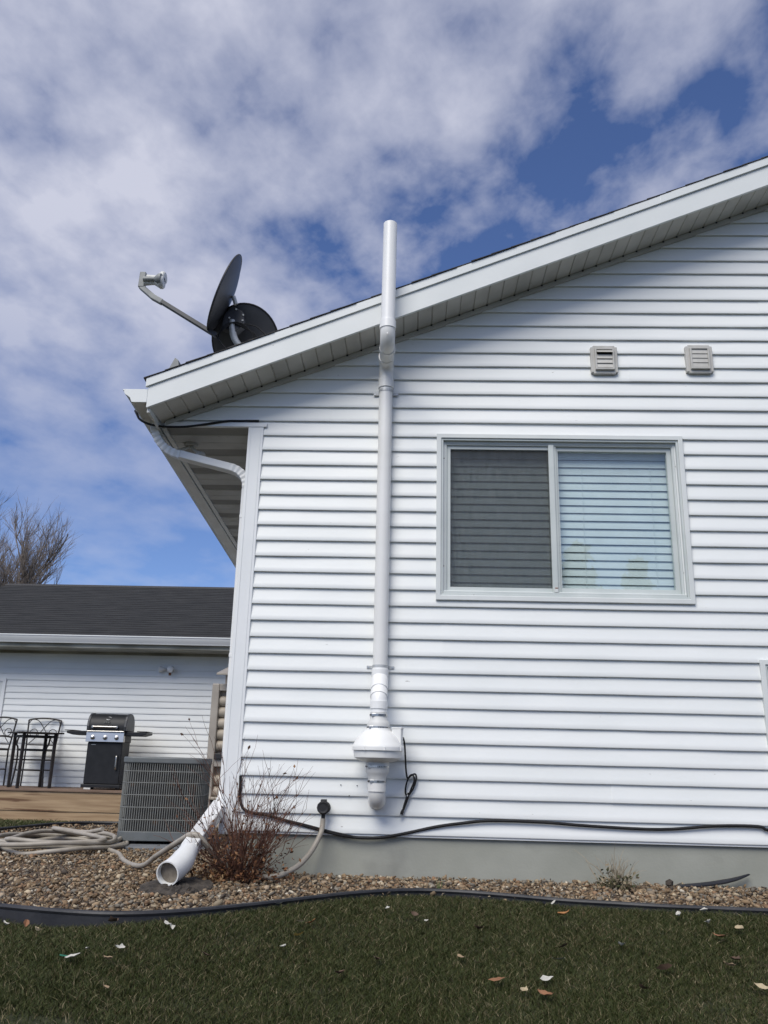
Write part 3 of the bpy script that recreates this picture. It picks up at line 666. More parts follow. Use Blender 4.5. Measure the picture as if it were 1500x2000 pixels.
band(lp(lowp[2], lowp[3], .42), lp(lowp[2], lowp[3], .98), PR * 1.14)
band(lp(lowp[2], lowp[3], .04), lp(lowp[2], lowp[3], .33), PR * 1.14)
band((FX - .002, -.06, .885), (FX - .002, -.06, .928), PR * 1.15)
UX = -.206
MB().tube([(FX - .002, -.06, .92), (UX, -.06, 2.80)], PR, 28).build('riser', M['pvc'], rp, smooth=True)
band((UX, -.06, 2.757), (UX, -.06, 2.822), PR * 1.15, mat='pvc')
ZH = 2.925; TX = -.190
MB().tube([(UX, -.06, 2.80)] + fillet((UX, -.06, 2.80), (UX, -.06, ZH), (TX, -.40, ZH), .085, 10) + fillet((UX, -.06, ZH), (TX, -.405, ZH), (TX, -.405, 3.3), .085, 10) + [(TX, -.405, 3.05)], PR * 1.06, 28).build('elbow', M['pvc'], rp, smooth=True)
band((UX + .003, -.155, ZH), (UX + .004, -.195, ZH), PR * 1.16, mat='pvc'); band((TX - .004, -.275, ZH), (TX - .002, -.315, ZH), PR * 1.16, mat='pvc')
band((TX, -.405, 3.005), (TX, -.405, 3.06), PR * 1.16)
tp = MB(); n_ = 28; zt = 3.772
tp.lathe([(PR, 3.04), (PR, zt), (PR - .006, zt), (PR - .006, 3.3)], (TX, -.405, 0), n_, caps=False).build('stack', M['pvc_top'], rp, smooth=True)
MB().lathe([(.001, -.0005), (.0045, 0), (.001, .001)], (TX, -.452, ZH + .03), 10, 'y').build('mould_mark', M['pvc_top'], rp)
def strap(x, z):
    s_ = MB().lathe([(PR + .0008, -.008), (PR + .0026, -.008), (PR + .0026, .008), (PR + .0008, .008)], (x, -.06, z), 32, caps=False).build('pipe_strap', M['galv'], rp, smooth=True)
    for sg in (-1, 1):
        MB().box(min(x + sg * .043, x + sg * .083), max(x + sg * .043, x + sg * .083), -.020, -.017, z - .009, z + .009).build('strap_ear', M['galv'], s_, bevel=.0008)
        MB().lathe([(.0042, -.004), (.0035, .003)], (x + sg * .073, -.019, z), 10, 'y').build('screw', M['steel'], s_)
        MB().box(min(x + sg * .042, x + sg * .0475), max(x + sg * .042, x + sg * .0475), -.06, -.017, z - .008, z + .008).build('strap_leg', M['galv'], s_)
strap(FX - .002, .944); strap(UX, 2.735)
# power cord: from the junction box down to a tied coil and a plug
cord = MB().tube(spline([(FX + .143, -.165, .535), (FX + .152, -.15, .50), (FX + .158, -.12, .42), (FX + .163, -.08, .35), (FX + .172, -.045, .31), (FX + .19, -.035, .325), (FX + .215, -.035, .335), (FX + .222, -.035, .31), (FX + .205, -.035, .255),
      (FX + .175, -.032, .215), (FX + .16, -.032, .235), (FX + .168, -.036, .29), (FX + .188, -.04, .327), (FX + .205, -.04, .325), (FX + .210, -.04, .295), (FX + .19, -.04, .245), (FX + .162, -.038, .165), (FX + .152, -.036, .138)], 6), .0050, 8).build('power_cord', M['cable'], rp, smooth=True)
MB().tube(spline([(FX + .178, -.041, .232), (FX + .166, -.042, .19), (FX + .155, -.04, .150), (FX + .149, -.038, .142), (FX + .158, -.034, .175), (FX + .172, -.034, .22)], 6), .0048, 8).build('power_cord', M['cable'], rp, smooth=True)
MB().tube([(FX + .171, -.05, .214), (FX + .175, -.036, .222), (FX + .171, -.026, .225)], .004, 6).build('cord_tie', M['white_tie'], cord)
plug = MB().bar([(FX + .150, -.037, .142), (FX + .1445, -.037, .127), (FX + .139, -.037, .113)], .018, .018, None, [.6, 1.0, .95]).build('plug', M['cable'], rp, bevel=.002)
for d_ in (-.004, .004): MB().bar([(FX + .139 + d_, -.037, .114), (FX + .1335 + d_, -.037, .100)], .002, .005).build('prong', M['steel'], plug)

# ------------------------------------------------------------------ two louvred wall vents
def wall_vent(cx_, cz_, open_, label):
    t = thing('wall_vent', label, 'vent', (cx_, -.015, cz_ - .1), group='louvred vents on the gable wall')
    w2, h2 = .088, .103; c_ = .016
    pl = [(cx_ - w2 + c_, cz_ - h2), (cx_ + w2 - c_, cz_ - h2), (cx_ + w2 - c_, cz_ - h2 + c_ * .6), (cx_ + w2, cz_ - h2 + c_ * .6), (cx_ + w2, cz_ + h2 - c_ * .6), (cx_ + w2 - c_, cz_ + h2 - c_ * .6),
          (cx_ + w2 - c_, cz_ + h2), (cx_ - w2 + c_, cz_ + h2), (cx_ - w2 + c_, cz_ + h2 - c_ * .6), (cx_ - w2, cz_ + h2 - c_ * .6), (cx_ - w2, cz_ - h2 + c_ * .6), (cx_ - w2 + c_, cz_ - h2 + c_ * .6)]
    MB().prism(pl, -.038, .0, 'y').build('mounting_block', M['ventgrey'], t, bevel=.005, seg=3)
    MB().ring(cx_ - .063, cx_ + .063, cz_ - .078, cz_ + .078, .012, -.056, -.037).build('hood_frame', M['ventgrey'], t, bevel=.003)
    MB().box(cx_ - .053, cx_ + .053, -.040, -.036, cz_ - .068, cz_ + .068).build('duct', M['black'], t)
    for i in range(4):
        z1 = cz_ + .066 - i * .0325; op = .018 if (open_ and i == 0) else (.005 if open_ else .002)
        dz = .0325 if not (open_ and i == 0) else .024
        MB().prism([(-.047, z1), (-.050 - op, z1 - dz), (-.046 - op, z1 - dz - .0005), (-.043, z1)], cx_ - .0505, cx_ + .0505, 'x').build('louvre', M['ventgrey'], t)
wall_vent(1.238, 2.992, True, 'grey louvred wall vent with its top flap hanging open')
wall_vent(1.862, 3.002, False, 'grey louvred wall vent with all its flaps closed')

# ------------------------------------------------------------------ hose tap, cables
tp_ = thing('hose_tap', 'black outdoor hose tap fixed low on the siding', 'tap', (-.50, -.02, .11))
MB().lathe([(.030, -.012), (.034, -.006), (.034, .0)], (-.50, -.012, .138), 20, 'y').build('flange', M['black'], tp_, smooth=True)
MB().lathe([(.014, -.06), (.016, -.04), (.020, -.012)], (-.50, -.012, .138), 16, 'y').build('body', M['black'], tp_, smooth=True)
hw = [(.020, -.012), (.030, -.014), (.036, -.008), (.036, .002), (.026, .004), (.026, -.004), (.012, -.004)]
MB().lathe(hw, (-.503, -.078, .140), 12, 'y').build('handwheel', M['black'], tp_)
MB().box(-.520, -.486, -.075, -.03, .165, .184).build('vacuum_breaker', M['black'], tp_, bevel=.004)
MB().lathe([(.011, 0), (.012, .03), (.018, .032), (.019, .048), (.012, .05)], (-.503, -.055, .072), 14).build('spout', M['black'], tp_, smooth=True)
c1 = [(-.999, -.028, .30), (-.997, -.026, .258), (-.994, -.024, .173), (-.957, -.022, .11), (-.836, -.022, .088), (-.716, -.022, .06), (-.596, -.022, .033), (-.477, -.022, .006), (-.329, -.021, -.018), (-.183, -.021, -.017),
      (-.037, -.022, .009), (.138, -.022, .049), (.283, -.022, .072), (.459, -.022, .091), (.749, -.022, .090), (1.01, -.022, .077), (1.41, -.022, .069), (1.73, -.022, .096), (1.96, -.022, .099), (2.06, -.022, .079), (2.6, -.022, .10), (3.4, -.022, .09)]
cb = MB().tube(spline(c1, 5), .0085, 8).build('black_cable', M['cable'], None, smooth=True); reg(cb, 'thick black cable sagging along the bottom of the siding', 'cable')
c1b = [(a, b - .004, c + .004 + .003 * math.sin(a * 9)) for a, b, c in c1[2:9]]
MB().tube(spline(c1b, 5), .0055, 8).build('second_strand', M['cable'], cb, smooth=True)
c2 = [(-1.90, .05, 2.63), (-1.868, -.0, 2.585), (-1.835, -.02, 2.538), (-1.77, -.03, 2.503), (-1.67, -.034, 2.484), (-1.53, -.034, 2.484), (-1.40, -.034, 2.502), (-1.26, -.031, 2.527), (-1.16, -.029, 2.531), (-1.04, -.026, 2.534)]
cb2 = MB().tube(spline(c2, 6), .0078, 8).build('black_cable', M['cable'], None, smooth=True); reg(cb2, 'black cable looping from the gutter under the gable corner', 'cable')
# eave flood lamp under the soffit
el = thing('eave_lamp', 'small white twin flood lamp under the eave soffit', 'lamp', (-1.57, .30, 2.489))
MB().lathe([(.045, -.018), (.05, -.004), (.05, 0)], (-1.57, .30, 2.489), 20).build('base', M['soffit'], el, smooth=True)
for (dx_, dy_, dz_) in ((-.03, -.055, -.055), (.03, -.05, -.065)):
    MB().tube([(-1.57, .30, 2.475), (-1.57 + dx_, .30 + dy_ * .5, 2.475 + dz_ * .5), (-1.57 + dx_ * 2.2, .30 + dy_, 2.475 + dz_)], .012, 10).build('arm', M['soffit'], el, smooth=True)
    d = Vector((dx_ * 1.2, dy_ * .5, dz_ * .5)).normalized(); p = Vector((-1.57 + dx_ * 2.2, .30 + dy_, 2.475 + dz_))
    MB().tube([tuple(p), tuple(p + d * .02), tuple(p + d * .05), tuple(p + d * .062)], .030, 16, True, [.45, .6, 1.0, .9]).build('bulb', M['soffit'], el, smooth=True)
# black plastic strip leaning on the foundation
st = MB().sweep(spline([(1.45, -.09, -.218), (1.56, -.08, -.212), (1.69, -.06, -.198), (1.80, -.04, -.178), (1.885, -.022, -.153)], 5), [(-.009, -.018), (.0, -.020), (.009, -.018), (.003, 0), (.009, .018), (.0, .020), (-.009, .018), (-.003, 0)], True, (0, 0, 1), [.4, .6, .8, .9, 1, 1, 1, 1, 1, 1, 1, 1, 1, .9, .85, .8, .7, .6, .5, .4, .3]).build('edging_offcut', M['edging'], None); reg(st, 'black plastic edging offcut leaning against the grey foundation', 'offcut')
rk = MB(); rk.v = [(1.43 + v[0] * .024 * (1 + .2 * math.sin(i * 5)), -.07 + v[1] * .022, -.205 + v[2] * .022) for i, v in enumerate(ico)]; rk.f = [tuple(f) for f in icof]
rk = rk.build('stone', M['stonedark'], None, smooth=True); reg(rk, 'single dark round stone lying against the grey foundation', 'stone')

# ------------------------------------------------------------------ satellite dishes on the roof
sd_ = thing('satellite_dish', 'pair of dark grey satellite dishes on one bent mast above the rake', 'satellite dish', (-1.08, .36, 2.96))
def reflector(c, nrm, major, A, B, depth, name):
    c = Vector(c); nrm = Vector(nrm).normalized(); mj = Vector(major); mj = (mj - nrm * mj.dot(nrm)).normalized(); mn = nrm.cross(mj)
    m = MB(); S = 40; RR = [0.0, .25, .5, .7, .85, .95, 1.0]
    vs_ = []; fs = []
    for side in (0, 1):
        for r in RR:
            for i in range(S):
                t = 2 * math.pi * i / S
                vs_.append(tuple(c + mj * (A * r * math.cos(t)) + mn * (B * r * math.sin(t)) + nrm * (depth * r * r - depth * .5 + side * .004)))
    nrg = len(RR)
    for side in (0, 1):
        o_ = side * nrg * S
        for k_ in range(nrg - 1):
            for i in range(S):
                j = (i + 1) % S; fs.append((o_ + k_ * S + i, o_ + k_ * S + j, o_ + (k_ + 1) * S + j, o_ + (k_ + 1) * S + i))
    b_ = (nrg - 1) * S; t_ = nrg * S + b_
    for i in range(S): j = (i + 1) % S; fs.append((b_ + i, b_ + j, t_ + j, t_ + i))
    m.add(vs_, fs); rf = m.build(name, M['dish'], sd_, smooth=True)
    rim = [tuple(c + mj * (A * math.cos(t)) + mn * (B * math.sin(t)) + nrm * (depth * .5 + .002)) for t in [2 * math.pi * i / 48 for i in range(49)]]
    MB().tube(rim, .0075, 8, False).build('rim', M['dishrim'], rf, smooth=True)
    return rf
v_ = Vector((-.215, .839, .50)).normalized(); mjr = Vector((.33, 0, .95)).normalized()
a_ = mjr.cross(v_).normalized(); a_ = a_ if a_.x < 0 else -a_
vv = (v_ - mjr * v_.dot(mjr)).normalized()
reflector((-1.385, .25, 3.635), a_ * .975 + vv * .22, mjr, .305, .25, .055, 'reflector')
reflector((-1.285, .47, 3.375), (-.10, .80, .58), (0, -.4, .9), .275, .245, .05, 'reflector')
MB().tube(spline([(-1.08, .37, 2.955), (-1.16, .36, 3.10), (-1.245, .34, 3.215), (-1.325, .32, 3.31), (-1.352, .31, 3.40), (-1.355, .31, 3.46)], 6), .024, 16).build('mast', M['galv'], sd_, smooth=True)
MB().box(-1.16, -1.0, .29, .45, 2.945, 2.962).build('mast_foot', M['galv'], sd_)
MB().prism([(-1.43, 3.40), (-1.33, 3.36), (-1.26, 3.43), (-1.28, 3.53), (-1.36, 3.58), (-1.42, 3.50)], .30, .37, 'y').build('bracket', M['dish'], sd_, bevel=.006)
for (bx0, bz0) in ((-1.375, 3.475), (-1.345, 3.43), (-1.275, 3.50), (-1.277, 3.455), (-1.33, 3.545)):
    MB().lathe([(.007, -.006), (.006, 0)], (bx0, .298, bz0), 8, 'y').build('bolt', M['lnbw'], sd_)
MB().tube([(-1.33, .27, 3.57), (-1.35, .26, 3.63)], .016, 8).build('clip', M['galv'], sd_)
MB().bar([(-1.45, .27, 3.315), (-1.885, .25, 3.585)], .030, .038, (0, 0, 1)).build('feed_arm', M['dish'], sd_, bevel=.003)
MB().bar([(-1.865, .25, 3.572), (-1.935, .25, 3.612), (-2.035, .25, 3.70)], .04, .04, (0, 0, 1)).build('arm_elbow', M['lnb'], sd_, bevel=.006)
MB().bar([(-2.032, .25, 3.69), (-2.028, .25, 3.815)], .045, .045).build('arm_head', M['lnb'], sd_, bevel=.005)
for dz_ in (-.028, .026):
    MB().lathe([(.026, -2.01), (.020, -1.955), (.020, -1.935), (.042, -1.90), (.048, -1.893), (.048, -1.875), (.04, -1.866)], (0, .25 + dz_ * .5, 3.757 + dz_), 18, 'x').build('feed_horn', M['lnbw'], sd_, smooth=True)
MB().lathe([(.020, -2.01), (.016, -1.93), (.040, -1.90), (.042, -1.878)], (0, .21, 3.74), 18, 'x').build('feed_horn', M['lnb'], sd_, smooth=True)
for q_ in range(3):
    o_ = .012 * q_
    MB().tube(spline([(-1.44, .28, 3.32 - o_), (-1.41, .27, 3.36 + o_), (-1.35, .285, 3.43), (-1.27, .29, 3.42 - o_), (-1.20 + o_, .29, 3.34), (-1.19 + o_, .30, 3.26), (-1.22, .31, 3.18), (-1.24, .33, 3.10)], 5), .0055, 6).build('coax_cable', M['cable'], sd_, smooth=True)
    MB().tube(spline([(-1.46, .27, 3.32), (-1.40 + o_, .27, 3.24 - o_), (-1.36 + o_ * 2, .29, 3.16), (-1.33, .31, 3.06)], 5), .005, 6).build('coax_cable', M['cable'], sd_, smooth=True)
MB().tube(spline([(-1.27, .3, 3.43), (-1.18, .3, 3.41), (-1.12, .3, 3.36), (-1.10, .3, 3.34)], 5), .005, 6).build('coax_cable', M['cable'], sd_, smooth=True)
rb = thing('roof_bracket', 'small pale wedge shaped bracket on the roof edge beside the dish', 'bracket', (-1.62, -.1, 2.74))
MB().prism([(-1.68, zs(-1.68) + .212), (-1.555, zs(-1.555) + .212), (-1.575, 2.905), (-1.60, 2.925)], -.16, -.06, 'y').build('wedge', M['lnb'], rb, bevel=.004)
MB().box(-1.60, -1.545, -.165, -.055, 2.775, 2.79).build('foot', M['galv'], rb)

# ------------------------------------------------------------------ air conditioner
AR = R(8); ax, ay = -2.115, 1.22
ac = thing('air_conditioner', 'grey air conditioner condenser with wire grille beside the house corner', 'air conditioner', (ax + 0.297 * math.cos(AR) - 0.297 * math.sin(AR), ay + 0.297 * math.sin(AR) + 0.297 * math.cos(AR), -.207), AR, local=True)
def rrect(h, r, n=8):
    o_ = []
    for cx_, cy_, a0 in ((h - r, h - r, 0), (-h + r, h - r, 90), (-h + r, -h + r, 180), (h - r, -h + r, 270)):
        for i in range(n + 1):
            t = R(a0 + 90 * i / n); o_.append((cx_ + r * math.cos(t), cy_ + r * math.sin(t)))
    return o_
HW = .298
MB().prism(rrect(HW, .085), .02, .085, 'z').build('base_pan', M['ac'], ac, smooth=True, bevel=.004)
MB().prism(rrect(HW - .035, .07), .08, .565, 'z').build('coil', M['acfin'], ac, smooth=True)
top = MB().prism(rrect(HW + .006, .09), .555, .598, 'z').build('top_panel', M['ac'], ac, smooth=True, bevel=.008, seg=3)
MB().lathe([(.24, -.004), (.24, .003), (.22, .005), (.05, .006)], (0, 0, .596), 32).build('fan_guard', M['acwire'], top, smooth=True)
# corner panel on the right, vertical wires, horizontal bands
wires = MB(); per = rrect(HW - .003, .085, 6)
def resample(poly, d):
    o_ = []; P_ = [Vector((*p, 0)) for p in poly] + [Vector((*poly[0], 0))]; acc = 0
    for i in range(len(P_) - 1):
        a, b = P_[i], P_[i + 1]; l_ = (b - a).length; t = (d - acc) % d
        while t < l_: o_.append(tuple(a + (b - a) * (t / l_))[:2]); t += d
        acc = (acc + l_) % d
    return o_
for (wx, wy) in resample(per, .0165): wires.bar([(wx, wy, .083), (wx, wy, .557)], .0048, .0048)
wires.build('vertical_wires', M['acwire'], ac)
for zb in (.165, .25, .335, .42, .50):
    MB().sweep([(p[0], p[1], zb) for p in per + [per[0]]], [(-.0028, -.0035), (.0028, -.0035), (.0028, .0035), (-.0028, .0035)], False, (0, 0, 1)).build('grille_band', M['acwire'], ac)
for fx, fy in ((-.2, -.2), (.2, -.2), (.2, .2), (-.2, .2)): MB().box(fx - .04, fx + .04, fy - .04, fy + .04, .0, .021).build('foot', M['black'], ac)
pad = MB().prism([(-2.20, 1.02), (-1.40, 1.12), (-1.50, 1.98), (-2.30, 1.88)], -.262, -.2075, 'z').build('equipment_pad', M['acpad'], None, bevel=.006); reg(pad, 'blue grey equipment pad under the air conditioner', 'pad')

# ------------------------------------------------------------------ garden hose
hp = [(-.503, -.055, .08), (-.505, -.058, .045), (-.512, -.07, .0), (-.55, -.12, -.083), (-.605, -.22, -.150), (-.675, -.33, -.186), (-.74, -.36, -.200), (-.84, -.32, -.200), (-.94, -.30, -.185), (-1.01, -.37, -.135), (-1.06, -.44, -.06), (-1.11, -.475, .000), (-1.155, -.47, .008), (-1.21, -.42, -.02), (-1.30, -.33, -.072), (-1.40, -.22, -.13), (-1.50, -.08, -.192),
      (-1.60, .05, -.209), (-1.73, .27, -.209), (-1.88, .62, -.209), (-2.02, .82, -.206)]
cxh, cyh = -2.42, 1.0
for i in range(64):
    t = -.4 + i * 2 * math.pi / 12.6; r_ = .40 - .05 * math.sin(i * .37) - .0011 * i
    hp.append((cxh + r_ * math.cos(t) * 1.02 + .035 * math.sin(i * .9), cyh + r_ * 1.28 * math.sin(t) + .04 * math.cos(i * .7), -.205 + .012 * (i // 11) + .010 * math.sin(i * 1.7)))
hp += [(-2.6, 1.3, -.12), (-2.35, 1.22, -.135), (-2.22, 1.13, -.115), (-2.16, 1.08, -.10)]
ho = MB().tube(spline(hp, 5), .0145, 10).build('garden_hose', M['hose'], None, smooth=True); reg(ho, 'beige garden hose coiled on the gravel and running to the tap', 'hose')
# slab under the downspout
sp_ = MB(); pts = [(-1.34, -.66), (-1.30, -.84), (-1.20, -.93), (-1.10, -.95), (-1.02, -.86), (-.96, -.70), (-1.0, -.50), (-1.12, -.40), (-1.27, -.46)]
cx_, cy_ = sum(p[0] for p in pts) / 9, sum(p[1] for p in pts) / 9
SG = 44
def rim_pt(t):
    a = t * 9; k_ = int(a) % 9; f_ = a - int(a); p, q = pts[k_], pts[(k_ + 1) % 9]; return (p[0] + (q[0] - p[0]) * f_, p[1] + (q[1] - p[1]) * f_)
rs_ = random.Random(77); prof_ = [(1.06, -.262), (1.03, -.232), (.98, -.214), (.90, -.206), (.78, -.200), (.62, -.197), (.45, -.196), (.25, -.197), (.08, -.197)]
for ri_, (s_, z_) in enumerate(prof_):
    for i in range(SG):
        x, y = rim_pt(i / SG); jj = 1 + rs_.uniform(-.07, .07)
        sp_.v.append((cx_ + (x - cx_) * s_ * jj, cy_ + (y - cy_) * s_ * jj, z_ + rs_.uniform(-.010, .007)))
for k_ in range(len(prof_) - 1):
    for i in range(SG): sp_.f.append((k_ * SG + i, k_ * SG + (i + 1) % SG, (k_ + 1) * SG + (i + 1) % SG, (k_ + 1) * SG + i))
sp_.f += [tuple(range(8 * SG, 9 * SG)), tuple(range(SG - 1, -1, -1))]
so_ = sp_.build('splash_stone', M['stonedark'], None); reg(so_, 'dark flat stone slab under the open end of the downspout', 'stone slab')

# ------------------------------------------------------------------ shrubs
def twiggy(m, base, dirv, length, r, depth, rn, tips, gravity=0.0, spread=.55, nb=(2, 3), seglen=4):
    p = Vector(base); d = Vector(dirv).normalized(); path = [tuple(p)]
    for i in range(seglen):
        d = (d + Vector((rn.uniform(-1, 1), rn.uniform(-1, 1), rn.uniform(-1, 1))) * .16 + Vector((0, 0, gravity))).normalized()
        p = p + d * (length / seglen); path.append(tuple(p))
    m.tube(path, r, 4 if r > .004 else 3, False, [1 - .55 * i / seglen for i in range(seglen + 1)])
    tips.append((p.copy(), d.copy()))
    if depth > 0:
        for _ in range(rn.randint(*nb)):
            k_ = rn.randint(1, seglen); q = Vector(path[k_])
            nd = (d + Vector((rn.uniform(-1, 1), rn.uniform(-1, 1), rn.uniform(-.4, .9))) * spread).normalized()
            twiggy(m, q, nd, length * rn.uniform(.4, .7), r * .6, depth - 1, rn, tips, gravity, spread, nb, seglen)
def leaf_cloud(name, pts, size, cols, mat, parent, rn):
    k = len(pts); P_ = np.array([tuple(p) for p in pts]); rot = rand_rot(k)
    base = np.array([(-.5, 0, 0), (0, .28, .08), (.5, 0, 0), (0, -.28, .06)])
    V = np.einsum('kij,nj->kni', rot, base) * (size * nr.uniform(.5, 1.3, k))[:, None, None] + P_[:, None, :]
    col = np.array(cols)[nr.randint(0, len(cols), k)] * nr.uniform(.7, 1.2, k)[:, None]
    r = parent
    V -= np.array(ORG[r])[None, None, :]
    o = merged(name, V, np.array([[0, 1, 2], [0, 2, 3]]), col, mat, 4); o.parent = parent; return o
sb = thing('shrub', 'leafless reddish brown shrub in the gravel at the house corner', 'shrub', (-.91, -.36, -.232))
m = MB(); tips = []; rn = random.Random(4)
for i in range(88):
    a = rn.uniform(0, 6.28); tl = rn.uniform(.2, 1.3); rr_ = rn.uniform(0, .07)
    twiggy(m, (-.91 + rr_ * math.cos(a), -.36 + rr_ * math.sin(a), -.235), (math.cos(a) * tl, math.sin(a) * tl * .8, 1.0), rn.uniform(.18, .38) * (1.2 - .3 * tl), .0032, 2, rn, tips, .02)
for (dx_, ln) in ((-.32, .50), (-.10, .50), (.12, .36), (.42, .46), (-.02, .46), (.6, .44), (.3, .40)):
    twiggy(m, (-.91 + dx_ * .1, -.36, -.235), (dx_, -.05, 1), ln, .0036, 2, rn, tips, .02, .5, (3, 4), 6)
for (dx_, dy_, ln) in ((-.9, -.35, .32), (-.9, -.1, .36), (-.8, .25, .36)):
    twiggy(m, (-.93, -.37, -.22), (dx_, dy_, .75), ln, .0036, 1, rn, tips, -.03, .45, (2, 3), 6)
m.build('stems', M['twig'], sb)
lp_ = [p for p, d in tips if rn.random() < .16] + [Vector((-.91 + rn.gauss(0, .12), -.36 + rn.gauss(0, .10), -.215 + abs(rn.gauss(0, .095)))) for _ in range(1500)]
leaf_cloud('leaves', lp_, .022, [(.13, .06, .03), (.19, .085, .04), (.075, .035, .02), (.24, .13, .065), (.05, .025, .018)], M['leaflets'], sb, rn)
lp_ = [Vector((-1.07 + rn.gauss(0, .07), -.42 + rn.gauss(0, .08), -.222 + abs(rn.gauss(0, .03)))) for _ in range(120)]
leaf_cloud('leaf_litter', lp_, .034, [(.30, .17, .08), (.22, .11, .05), (.36, .24, .13)], M['leaflets'], sb, rn)
dp = thing('dry_plant', 'straggly dry plant with tan stems before the foundation', 'plant', (1.10, -.22, -.232))
m = MB(); tips = []
for i in range(46):
    a = rn.uniform(0, 6.28); tl = rn.uniform(.1, 1.1)
    twiggy(m, (1.10 + rn.uniform(-.03, .03), -.22 + rn.uniform(-.03, .03), -.235), (math.cos(a) * tl, math.sin(a) * tl * .7, 1), rn.uniform(.07, .17), .0024, 1, rn, tips, -.05, .7)
twiggy(m, (1.03, -.22, -.23), (-.6, 0, .8), .15, .0026, 1, rn, tips); m.build('stems', M['strawstem'], dp)
leaf_cloud('leaves', [Vector((1.10 + rn.gauss(0, .045), -.23 + rn.gauss(0, .04), -.225 + abs(rn.gauss(0, .035)))) for _ in range(420)], .024, [(.07, .075, .035), (.11, .10, .055), (.05, .055, .025), (.25, .20, .13)], M['leaflets'], dp, rn)
tf = thing('grass_tuft', 'tiny green tuft of grass sprouting from the gravel', 'tuft', (.145, -.50, -.232))
m = MB()
for i in range(12):
    a = rn.uniform(0, 6.28); h_ = rn.uniform(.03, .075); q = rn.uniform(0, .02)
    bx0, by0 = .145 + rn.gauss(0, .008), -.50 + rn.gauss(0, .008)
    m.add([(bx0 - .002, by0, -.235), (bx0 + .002, by0, -.235), (bx0 + q * math.cos(a), by0 + q * math.sin(a), -.23 + h_)], [(0, 1, 2)])
m.build('blades', PM('sprout_green', (.045, .085, .02), (.07, .12, .03), 30, .6), tf)

# ------------------------------------------------------------------ fallen leaves on the lawn
LC = {'w': ('bleached', (.52, .50, .45), 'bleached white dead leaf lying curled on the lawn'), 'c': ('cream', (.48, .39, .25), 'cream coloured dead leaf lying on the lawn'),
      't': ('tan', (.30, .215, .13), 'tan dead leaf lying on the lawn'), 'r': ('rust', (.25, .115, .055), 'rust coloured dead leaf lying on the lawn'),
      'o': ('orange', (.33, .15, .05), 'orange dead leaf lying on the lawn'), 'y': ('yellow', (.42, .28, .07), 'yellow dead leaf lying on the lawn'),
      'b': ('brown', (.10, .06, .038), 'dark brown shrivelled dead leaf lying on the lawn')}
for k_, (nm, c_, lb_) in list(LC.items()): LC[k_] = (nm, PM('leaf_' + nm, tuple(v * .75 for v in c_), c_, 60, .75, .2, 200), lb_)
LV = '-1.569 -1.615 w;-1.490 -1.612 r;-1.408 -1.702 c;-1.157 -1.980 w;-1.136 -1.905 w;-1.031 -1.882 w;-1.038 -1.975 t;-0.932 -1.617 w;-0.908 -1.651 w;-0.733 -1.806 b;-0.410 -1.309 o;-0.443 -1.454 y;-0.484 -1.587 w;-0.127 -1.515 b;-0.975 -2.156 t;-1.149 -1.60 b;-0.571 -1.17 w;-0.258 -1.675 b;0.662 -0.90 w;0.681 -1.057 o;0.023 -1.034 b;0.072 -1.094 w;0.296 -1.158 b;1.177 -1.082 w;1.276 -1.166 w;1.383 -1.233 c;1.273 -1.311 r;0.851 -1.384 w;0.581 -1.484 w;0.208 -1.437 t;0.266 -1.480 c;0.327 -1.623 r;0.513 -1.634 w;0.419 -1.716 c;0.492 -1.756 r;1.212 -1.566 t;0.960 -1.597 b;1.62 -0.985 c;1.264 -1.739 c;-0.100 -0.988 w;1.311 -1.0 w;0.617 -1.380 b;0.849 -1.735 b;1.255 -1.518 b;-0.455 -1.327 c'
def leaf_mesh(seed):
    r_ = random.Random(seed); m = MB(); n_ = 6; curl = r_.uniform(.8, 2.6); fold = r_.uniform(.1, .9); wv = [0, .55, 1, .9, .62, .3, 0]
    for i in range(n_ + 1):
        t = i / n_ - .5; x = math.sin(t * curl) / curl; z = (1 - math.cos(t * curl)) / curl * .9
        wd = wv[i] * .26 * r_.uniform(.6, 1.25)
        m.v += [(x, -wd, z + fold * wd + r_.uniform(-.03, .03)), (x, 0, z), (x, wd, z + fold * wd + r_.uniform(-.03, .03))]
    for i in range(n_):
        for k_ in (0, 1): m.f.append((i * 3 + k_, i * 3 + k_ + 1, i * 3 + k_ + 4, i * 3 + k_ + 3))
    return m
for i, s_ in enumerate(LV.split(';')):
    x, y, c_ = s_.split(); x, y = float(x), float(y); nm, mt, lb_ = LC[c_]
    lf = leaf_mesh(i).build('fallen_leaf', mt, None, smooth=True)
    lf.location = (x, y, float(lawn_z(x, y)) + .034); sz_ = {'w': .058, 'c': .062, 't': .06, 'r': .075, 'o': .072, 'y': .062, 'b': .075}[c_] * rnd.uniform(.7, 1.1)
    lf.scale = (sz_, sz_, sz_); lf.rotation_euler = (rnd.uniform(-.45, .45), rnd.uniform(-.35, .35), rnd.uniform(0, 6.28))
    near_ = float(np.interp(x, EX, EY)) - y < .38
    reg(lf, lb_ + (' close to the black edging' if near_ else ' away from the edging'), 'leaf', nm + ' leaves ' + ('near the edging' if near_ else 'out on the lawn'))
lt = MB().box(-.5, .5, -.22, .22, 0, .05).build('litter_scrap', PM('green_scrap', (.0, .10, .05), (.01, .16, .08), 40, .4), None, bevel=.02)
lt.location = (-1.191, -1.964, float(lawn_z(-1.191, -1.964)) + .03); lt.scale = (.035, .035, .035); lt.rotation_euler = (.1, .2, .5); reg(lt, 'small bright green scrap of litter on the lawn', 'litter')

